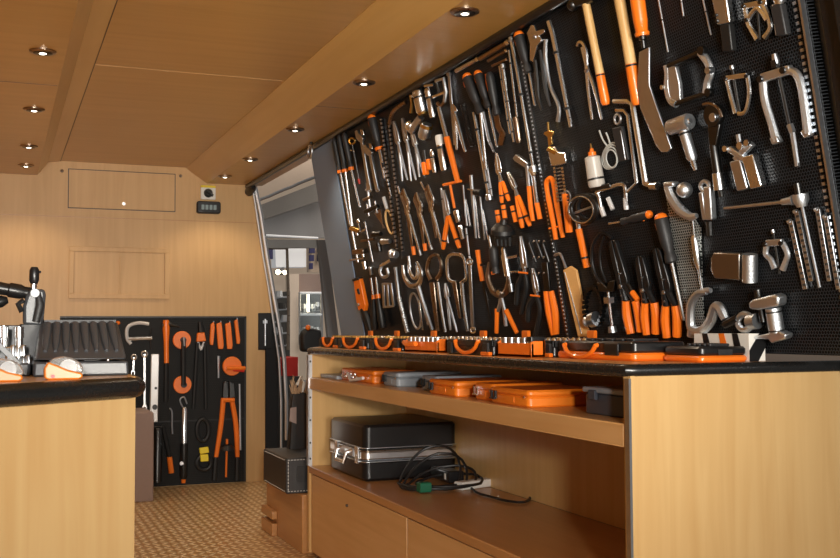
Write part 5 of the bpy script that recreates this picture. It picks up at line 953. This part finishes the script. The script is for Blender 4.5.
# grey ribbed case, faces the camera
Yc_ = 1.95
def bpx(x, y, Y): return onY(x, y, Y)
t = thing('ribbed_drill_case', 'dark grey ribbed plastic case lid standing on the left bench', 'tool case', (0, 0, 0))
Y1 = 1.93
pt = lambda x, y, Y=Y1: onY(x, y, Y)
bl, br, tr, tl = pt(33, 375), pt(129, 374), pt(118, 322, 2.06), pt(41, 323, 2.06)
bl.z = br.z = ZB
d_ = V((0, .16, 0))
MB().add([bl, br, pt(128, 361), pt(34, 362), bl+d_, br+d_, pt(128, 361)+d_, pt(34, 362)+d_], [(0, 1, 2, 3), (4, 7, 6, 5), (0, 4, 5, 1), (1, 5, 6, 2), (2, 6, 7, 3), (3, 7, 4, 0)]).build('base', 'case_grey', t, bevel=.004)
l0, l1, u1, u0 = pt(36, 360), pt(127, 359), tr, tl
back = V((0, .10, 0))
MB().add([l0, l1, u1, u0, l0+d_, l1+d_, u1+V((0, .03, 0)), u0+V((0, .03, 0))], [(0, 1, 2, 3), (4, 7, 6, 5), (0, 4, 5, 1), (1, 5, 6, 2), (2, 6, 7, 3), (3, 7, 4, 0)]).build('lid', 'case_grey', t, bevel=.005)
for k in range(8):
    f = (k+.75)/8.6; a = l0.lerp(l1, f).lerp(u0.lerp(u1, f), .22); b = l0.lerp(l1, f).lerp(u0.lerp(u1, f), .93); o_ = V((0, -.002, 0))
    MB().tube([a+o_, a.lerp(b, .3)+V((0, -.003, 0)), b+o_], [.0030, .0065, .0080], 10).build('rib', 'case_grey', t)
MB().tube([pt(84, 360.5, Y1-.004), pt(100, 360, Y1-.004)], .0007, 6).build('hinge_pin', 'rubber_grey', t); MB().ball(pt(108, 360, Y1-.004), .0028).build('rivet', 'steel', t)
MB().box(u0+V((.006, -.002, 0)), u1+V((-.004, .03, .004))).build('top_rail', 'rubber_grey', t)
# tape measures
def tape(label, x0, x1, yb, yt, Y):
    a = onY(x0, yb, Y); b = onY(x1, yt, Y); W = b.x-a.x; H = b.z-a.z
    t = thing('tape_measure', label, 'tape measure', (a.x, Y, ZB), 'orange tape measures on the bench'); H = b.z-ZB
    def blob(pts, d): return MB().prism([(W*x, 0, H*z) for x, z in pts], (0, d, 0))
    blob([(.03, .08), (.15, 0), (.9, 0), (.99, .10), (.96, .28), (.62, .42), (.38, .60), (.12, .78), (.02, .5)], .030).build('orange_shell', 'amber', t, bevel=.003)
    cl = blob([(.12, .70), (.3, .52), (.6, .36), (.97, .24), (1.0, .45), (.92, .72), (.72, .92), (.48, 1.0), (.25, .93)], .026).build('clear_housing', 'clear', t, bevel=.003); cl.location.y = .002
    MB().lathe((W*.62, .008, H*.52), (W*.62, .022, H*.52), [(0, H*.34), (1, H*.34)], 20).build('tape_reel', 'cast', t)
    MB().lathe((W*.24, -.002, H*.16), (W*.24, .004, H*.16), [(0, W*.05), (1, W*.05)], 10).build('hole', 'red', t)
    return t
tape('orange and clear tape measure in front of the ribbed grey case', 43, 84, 377, 356, 1.80)
tape('orange and clear tape measure cut off by the left edge of the picture', -18, 24, 382, 358, 1.765)
# socket set
Ys = 2.02
t = thing('socket_set', 'open black case of chrome sockets on the bench at the left edge', 'tool set', (0, 0, 0))
a = onY(-30, 345, Ys+.12); b = onY(34, 325, Ys+.12)
MB().rbox((a.x, Ys+.16, ZB), (b.x, Ys+.175, b.z), .004, 1).build('lid', 'plastic_black', t)
MB().rbox((a.x, Ys-.04, ZB), (onY(30, 370, Ys).x, Ys+.16, ZB+.022), .006, 2).build('tray', 'case_grey', t)
for x, y0, y1, r in ((4, 350, 326, 3.6), (19, 350, 327, 4.2), (-6, 350, 326, 3.6)):
    A_, B_ = onY(x, y0, Ys+.08), onY(x, y1, Ys+.08); MB().lathe(A_, B_, [(0, r*.0018), (.5, r*.0018), (.52, r*.0022), (1, r*.0022)], 14).build('deep_socket', 'chrome', t)
for k in range(9):
    x = 8+(k % 5)*5.2; y = 366-(k//5)*10+(k % 2)*2; A_, B_ = onY(x, y, Ys+.04-.01*(k//5)), onY(x, y-11, Ys+.04-.01*(k//5)); MB().lathe(A_, B_, [(0, .0048), (.9, .0052), (1, .004)], 12).build('socket', 'chrome', t)
MB().prism([onY(-4, 338, Ys-.03), onY(-4, 347, Ys-.03), onY(22, 371, Ys-.03), onY(28, 369, Ys-.03)], (0, .01, 0)).build('divider', 'case_grey', t, bevel=.001)
# air tool + small ratchet
Ya = 2.10
t = thing('pneumatic_impact_tool', 'black and chrome air tool standing behind the socket set, its barrel pointing left', 'air tool', (0, 0, 0))
P = lambda x, y, d=0: onY(x, y, Ya+d)
mb = MB().prism([P(23, 325), P(44, 327), P(44, 318), P(46, 295), P(45, 289), P(30, 289), P(26, 296), P(23, 306)], (0, .035, 0)); mb.build('body', 'case_grey', t, bevel=.006)
MB().tube([P(36, 322, -.006), P(40, 305, -.008), P(38, 293, -.004)], [.007, .008, .005], 10).build('side_cover', 'rubber_grey', t)
MB().lathe(P(-30, 283, .02), P(33, 294, .02), [(0, .014), (.3, .013), (.6, .0115), (.62, .014), (.8, .014), (.85, .0115), (1, .0115)], 16).build('barrel', 'plastic_black', t)
MB().lathe(P(35, 293, -.012), P(35.5, 293.5, .03), [(0, .008), (1, .008)], 14).build('trigger_boss', 'gunmetal', t)
MB().tube([P(33, 291, .02), P(34, 283, .02)], .006, 10).build('neck', 'chrome', t)
MB().lathe(P(34, 284, .02), P(34.5, 267, .02), [(0, .006), (.2, .009), (.8, .009), (1, .006)], 14).build('head', 'plastic_black', t)
MB().ball(P(40, 272, .02), .0025).build('pin', 'rubber', t)
MB().tube([P(24, 300), P(18, 304), P(22, 312)], .005, 8).build('trigger', 'plastic_black', t)
MB().lathe(P(-8, 303, .03), P(8, 300, .03), [(0, .012), (.6, .012), (1, .006)], 12).build('air_inlet', 'plastic_black', t)
MB().rbox((P(20, 327).x, Ya-.0, ZB), (P(47, 327).x, Ya+.045, P(30, 324).z), .004, 2).build('foot', 'rubber', t)
# ================================================================ THE HALL OUTSIDE THE DOOR
YH = 10.0
def hall(name, label, cat, pts, m, Y=YH, d=.05, par=None):
    mb = MB().prism([onY(x, y, Y) for x, y in pts], (0, d, 0))
    o = mb.build(name, m, par, smooth=False)
    return tag(o, label, cat) if label else o
struct('ground', MB().box((1.9, 5.35, -.62), (9, 16, -.60)).box((-3, 7.0, -.62), (1.9, 16, -.60)), 'hall_floor')
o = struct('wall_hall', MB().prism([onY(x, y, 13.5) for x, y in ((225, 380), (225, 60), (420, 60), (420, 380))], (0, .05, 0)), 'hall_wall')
t = thing('awning', 'cream canvas awning with a draped edge seen through the upper side door opening', 'awning', (0, 0, 0))
a0, a1, b0, b1 = onY(240, 208, 8.2), onY(345, 164, 7.6), onY(235, 130, 10.5), onY(350, 60, 9.8)
n = 14; vs = []; fs = []
for i in range(n+1):
    f = i/n
    for g in (0, .5, 1):
        p = a0.lerp(a1, f).lerp(b0.lerp(b1, f), g); p.z -= (.004*math.sin(f*PI*9)**2)*(1-g)+.12*math.sin(PI*g); vs.append(p)
for i in range(n):
    for g in range(2): q = i*3+g; fs.append((q, q+3, q+4, q+1))
MB().add(vs, fs).build('canvas_sheet', 'canvas', t)
MB().tube([a0.lerp(a1, i/n)-V((0, 0, .004*math.sin(i/n*PI*9)**2)) for i in range(n+1)], .012, 6).build('hem', 'cast', t)
hall('trailer_roof_beam', 'wide grey horizontal beam outside the side door, below the awning', 'beam', ((245, 211), (345, 172), (345, 192), (245, 226)), 'hall_grey', 8.6)
hall('trailer_wall', 'grey side of a neighbouring stand between two beams outside the door', 'stand wall', ((245, 222), (345, 192), (345, 238), (245, 238)), 'hall_panel', 8.8)
t = thing('tube_light', 'long white tube light under the grey stand wall outside', 'light', (0, 0, 0)); MB().tube([onY(262, 235, 8.7), onY(318, 238, 8.7)], .009, 8).build('tube', 'hall_white', t)
hall('dark_beam', 'dark horizontal beam below the tube light outside the side door', 'beam', ((245, 239), (345, 240), (345, 248), (245, 248)), 'hall_beam', 8.5)
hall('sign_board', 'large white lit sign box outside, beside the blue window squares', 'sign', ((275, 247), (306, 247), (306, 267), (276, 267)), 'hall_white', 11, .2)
t = thing('hall_window', 'pale window wall with dark blue panes at the right of the white sign', 'window', (0, 0, 0))
hall('frame', None, None, ((308, 246), (325, 246), (325, 272), (308, 272)), 'canvas', 11.2, .05, t)
for x, y, w, h in ((310, 247, 5, 6), (310, 255, 4, 6), (310, 263, 3, 6), (318, 247, 3, 5), (318, 254, 3, 7)): hall('pane', None, None, ((x, y), (x+w, y), (x+w, y+h), (x, y+h)), 'hall_blue', 11.1, .05, t)
hall('blue_banner', 'small dark blue banner piece near the door track outside', 'banner', ((267, 250), (273, 249), (273, 259), (269, 259)), 'hall_blue', 11)
t = thing('stand_spotlight', 'bright spotlight on a rail outside below the white sign', 'lamp', (0, 0, 0)); MB().lathe(onY(275, 273, 9.9), onY(284, 271, 9.9), [(0, .02), (1, .04)]).build('housing', 'steel', t); MB().ball(onY(278, 272, 9.8), .025).build('lamp', 'lamp_glow', t); MB().ball(onY(285, 272.5, 9.8), .022).build('lamp', 'lamp_glow', t)
t = thing('tube_rectangle', 'thin bronze rectangular tube frame outside the side door', 'frame', (0, 0, 0)); MB().tube([onY(x, y, 9) for x, y in ((268, 248), (287, 249), (288.5, 300), (288, 350))], .014, 6).build('tube', 'bronze', t)
hall('stand_fascia', 'beige fascia board above the glass cabinet outside', 'fascia', ((299, 274), (322, 274), (322, 293), (299, 293)), 'mauve', 9.6, .1)
hall('stand_column', 'pinkish beige column between the dark rack and the glass cabinet outside', 'column', ((288, 274), (299, 274), (299, 460), (289, 460)), 'hall_wall', 9.5, .1)
t = thing('glass_display_cabinet', 'lit glass display cabinet with two shelves of trophies seen through the side door', 'cabinet', (0, 0, 0))
hall('back_panel', None, None, ((299, 293), (323, 293), (323, 345), (299, 345)), 'box_grey', 9.9, .03, t)
for x in (299.5, 321.5): MB().tube([onY(x, 292, 9.5), onY(x, 345, 9.5)], .012, 6).build('post', 'aluminium', t)
for y in (293, 314.5): MB().tube([onY(300, y, 9.5), onY(322, y, 9.5)], .012, 6).build('shelf_edge', 'hall_white', t)
for x, y in ((304, 313), (308, 312), (313, 313), (317, 311), (305, 336), (311, 335), (317, 336)): MB().lathe(onY(x, y, 9.7), onY(x, y-9, 9.7), [(0, .035), (.2, .012), (.5, .04), (1, .03)], 10).build('display_piece', 'cast', t)
MB().prism([onY(x, y, 9.45) for x, y in ((300, 293), (321, 293), (321, 345), (300, 345))], (0, .008, 0)).build('glass_door', 'glass', t)
MB().tube([onY(308, 294, 9.6), onY(308, 312, 9.6)], .012, 6).build('light_strip', 'lamp_glow', t)
t = thing('dark_tool_rack', 'tall dark shelving rack outside, just right of the door track', 'rack', (0, 0, 0))
hall('back', None, None, ((272, 293), (290, 291), (290, 420), (276, 420)), 'hall_dark', 9.4, .05, t)
for k in range(5): MB().tube([onY(275, 298+k*12, 9.3), onY(288, 297+k*12, 9.3)], .010, 6).build('shelf', 'steel', t); MB().lathe(onY(279+k % 3*3, 297+k*12, 9.3), onY(279+k % 3*3, 291+k*12, 9.3), [(0, .04), (1, .03)], 8).build('stored_item', ['cast', 'gunmetal', 'steel'][k % 3], t)
hall('red_tool_chest', 'small red chest outside, low behind the counter post', 'chest', ((280, 359), (298, 357), (298, 376), (281, 376)), 'red', 8.2, .3)
t = thing('office_chair', 'black chair back outside beside the farthest tool case', 'chair', (0, 0, 0)); MB().prism([onY(x, y, 6.6) for x, y in ((302, 352), (301, 335), (305, 329), (313, 328), (322, 330), (323, 352))], (0, .08, 0)).build('backrest', 'rubber', t, bevel=.02); MB().ball(onY(308, 327.5, 6.6), .018).build('orange_knob', 'orange', t)
q_ = onY(312, 350, 6.64); MB().tube([q_, V((q_.x, q_.y, -.55))], .03, 8).build('column', 'gunmetal', t); MB().lathe((q_.x, q_.y, -.60), (q_.x, q_.y, -.54), [(0, .28), (.5, .2), (1, .05)]).build('foot_base', 'gunmetal', t)
hall('dark_bin', 'black bin low outside the door opening', 'bin', ((279, 376.5), (302, 376.5), (302, 534), (279, 534)), 'hall_dark', 8.2, .3)
MBo = MB().prism([onY(x, y, 7.2) for x, y in ((318, 240), (327, 240), (366, 562), (352, 562))], (0, .05, 0)); tag(MBo.build('grey_stand_post', 'hall_panel', smooth=False), 'grey-brown post outside right next to the grey cover strip', 'post')
# ================================================================ LIGHT
def area(name, loc, target, size, power, col, size_y=None, spread=180):
    l = bpy.data.lights.new(name, 'AREA'); l.energy = power; l.size = size; l.color = col; l.spread = math.radians(spread)
    if size_y: l.shape = 'RECTANGLE'; l.size_y = size_y
    o = bpy.data.objects.new(name, l); C.objects.link(o); o.location = loc
    o.rotation_euler = (V(target)-V(loc)).to_track_quat('-Z', 'Y').to_euler(); return o
area('camera_flash', (-.40, -2.0, 1.34), (1.0, 4.0, .9), .20, 122, (1, .96, .90))
area('ceiling_fill', (.6, -.9, .95), (.75, 3.6, 2.06), .5, 16, (1, .93, .82), spread=60)  # added lamp aimed upward to brighten the ceiling
area('rear_fill', (.6, -2.9, 1.7), (.9, 3, 1.0), 2.6, 26, (1, .98, .96), 1.6)  # added fill panel behind the camera, gives the chrome its bright streaks
for i, (x, y) in enumerate([(.123, 3.787), (.123, 4.80), (.125, 5.777), (.125, 6.45), (1.301, 2.848), (1.308, 3.82), (1.306, 4.841), (1.299, 5.786), (1.296, 6.483)]):
    l = bpy.data.lights.new('spot_bulb', 'SPOT'); l.energy = 9; l.spot_size = 2.2; l.spot_blend = .6; l.shadow_soft_size = .03; l.color = (1, .82, .6)
    o = bpy.data.objects.new('spot_bulb', l); C.objects.link(o); o.location = (x, y, ZSO-.03)
area('hall_light', (3.4, 8.3, 3.2), (2.8, 9.5, 1), 2.0, 60, (1, .9, .78))
w = bpy.data.worlds.new('World'); bpy.context.scene.world = w; w.use_nodes = True
bg = w.node_tree.nodes['Background']; bg.inputs[0].default_value = (1, .93, .86, 1); bg.inputs[1].default_value = .14
# ================================================================ CAMERA
cd = bpy.data.cameras.new('camera'); cam = bpy.data.objects.new('camera', cd); C.objects.link(cam)
cd.sensor_width = 36; cd.lens = F/840*36; cd.clip_start = .05
cam.matrix_world = Matrix(((CR.x, CU.x, -_fw.x, CAM.x), (CR.y, CU.y, -_fw.y, CAM.y), (CR.z, CU.z, -_fw.z, CAM.z), (0, 0, 0, 1)))
sc = bpy.context.scene; sc.camera = cam
sc.view_settings.view_transform = 'Standard'; sc.view_settings.look = 'None'; sc.view_settings.exposure = 0
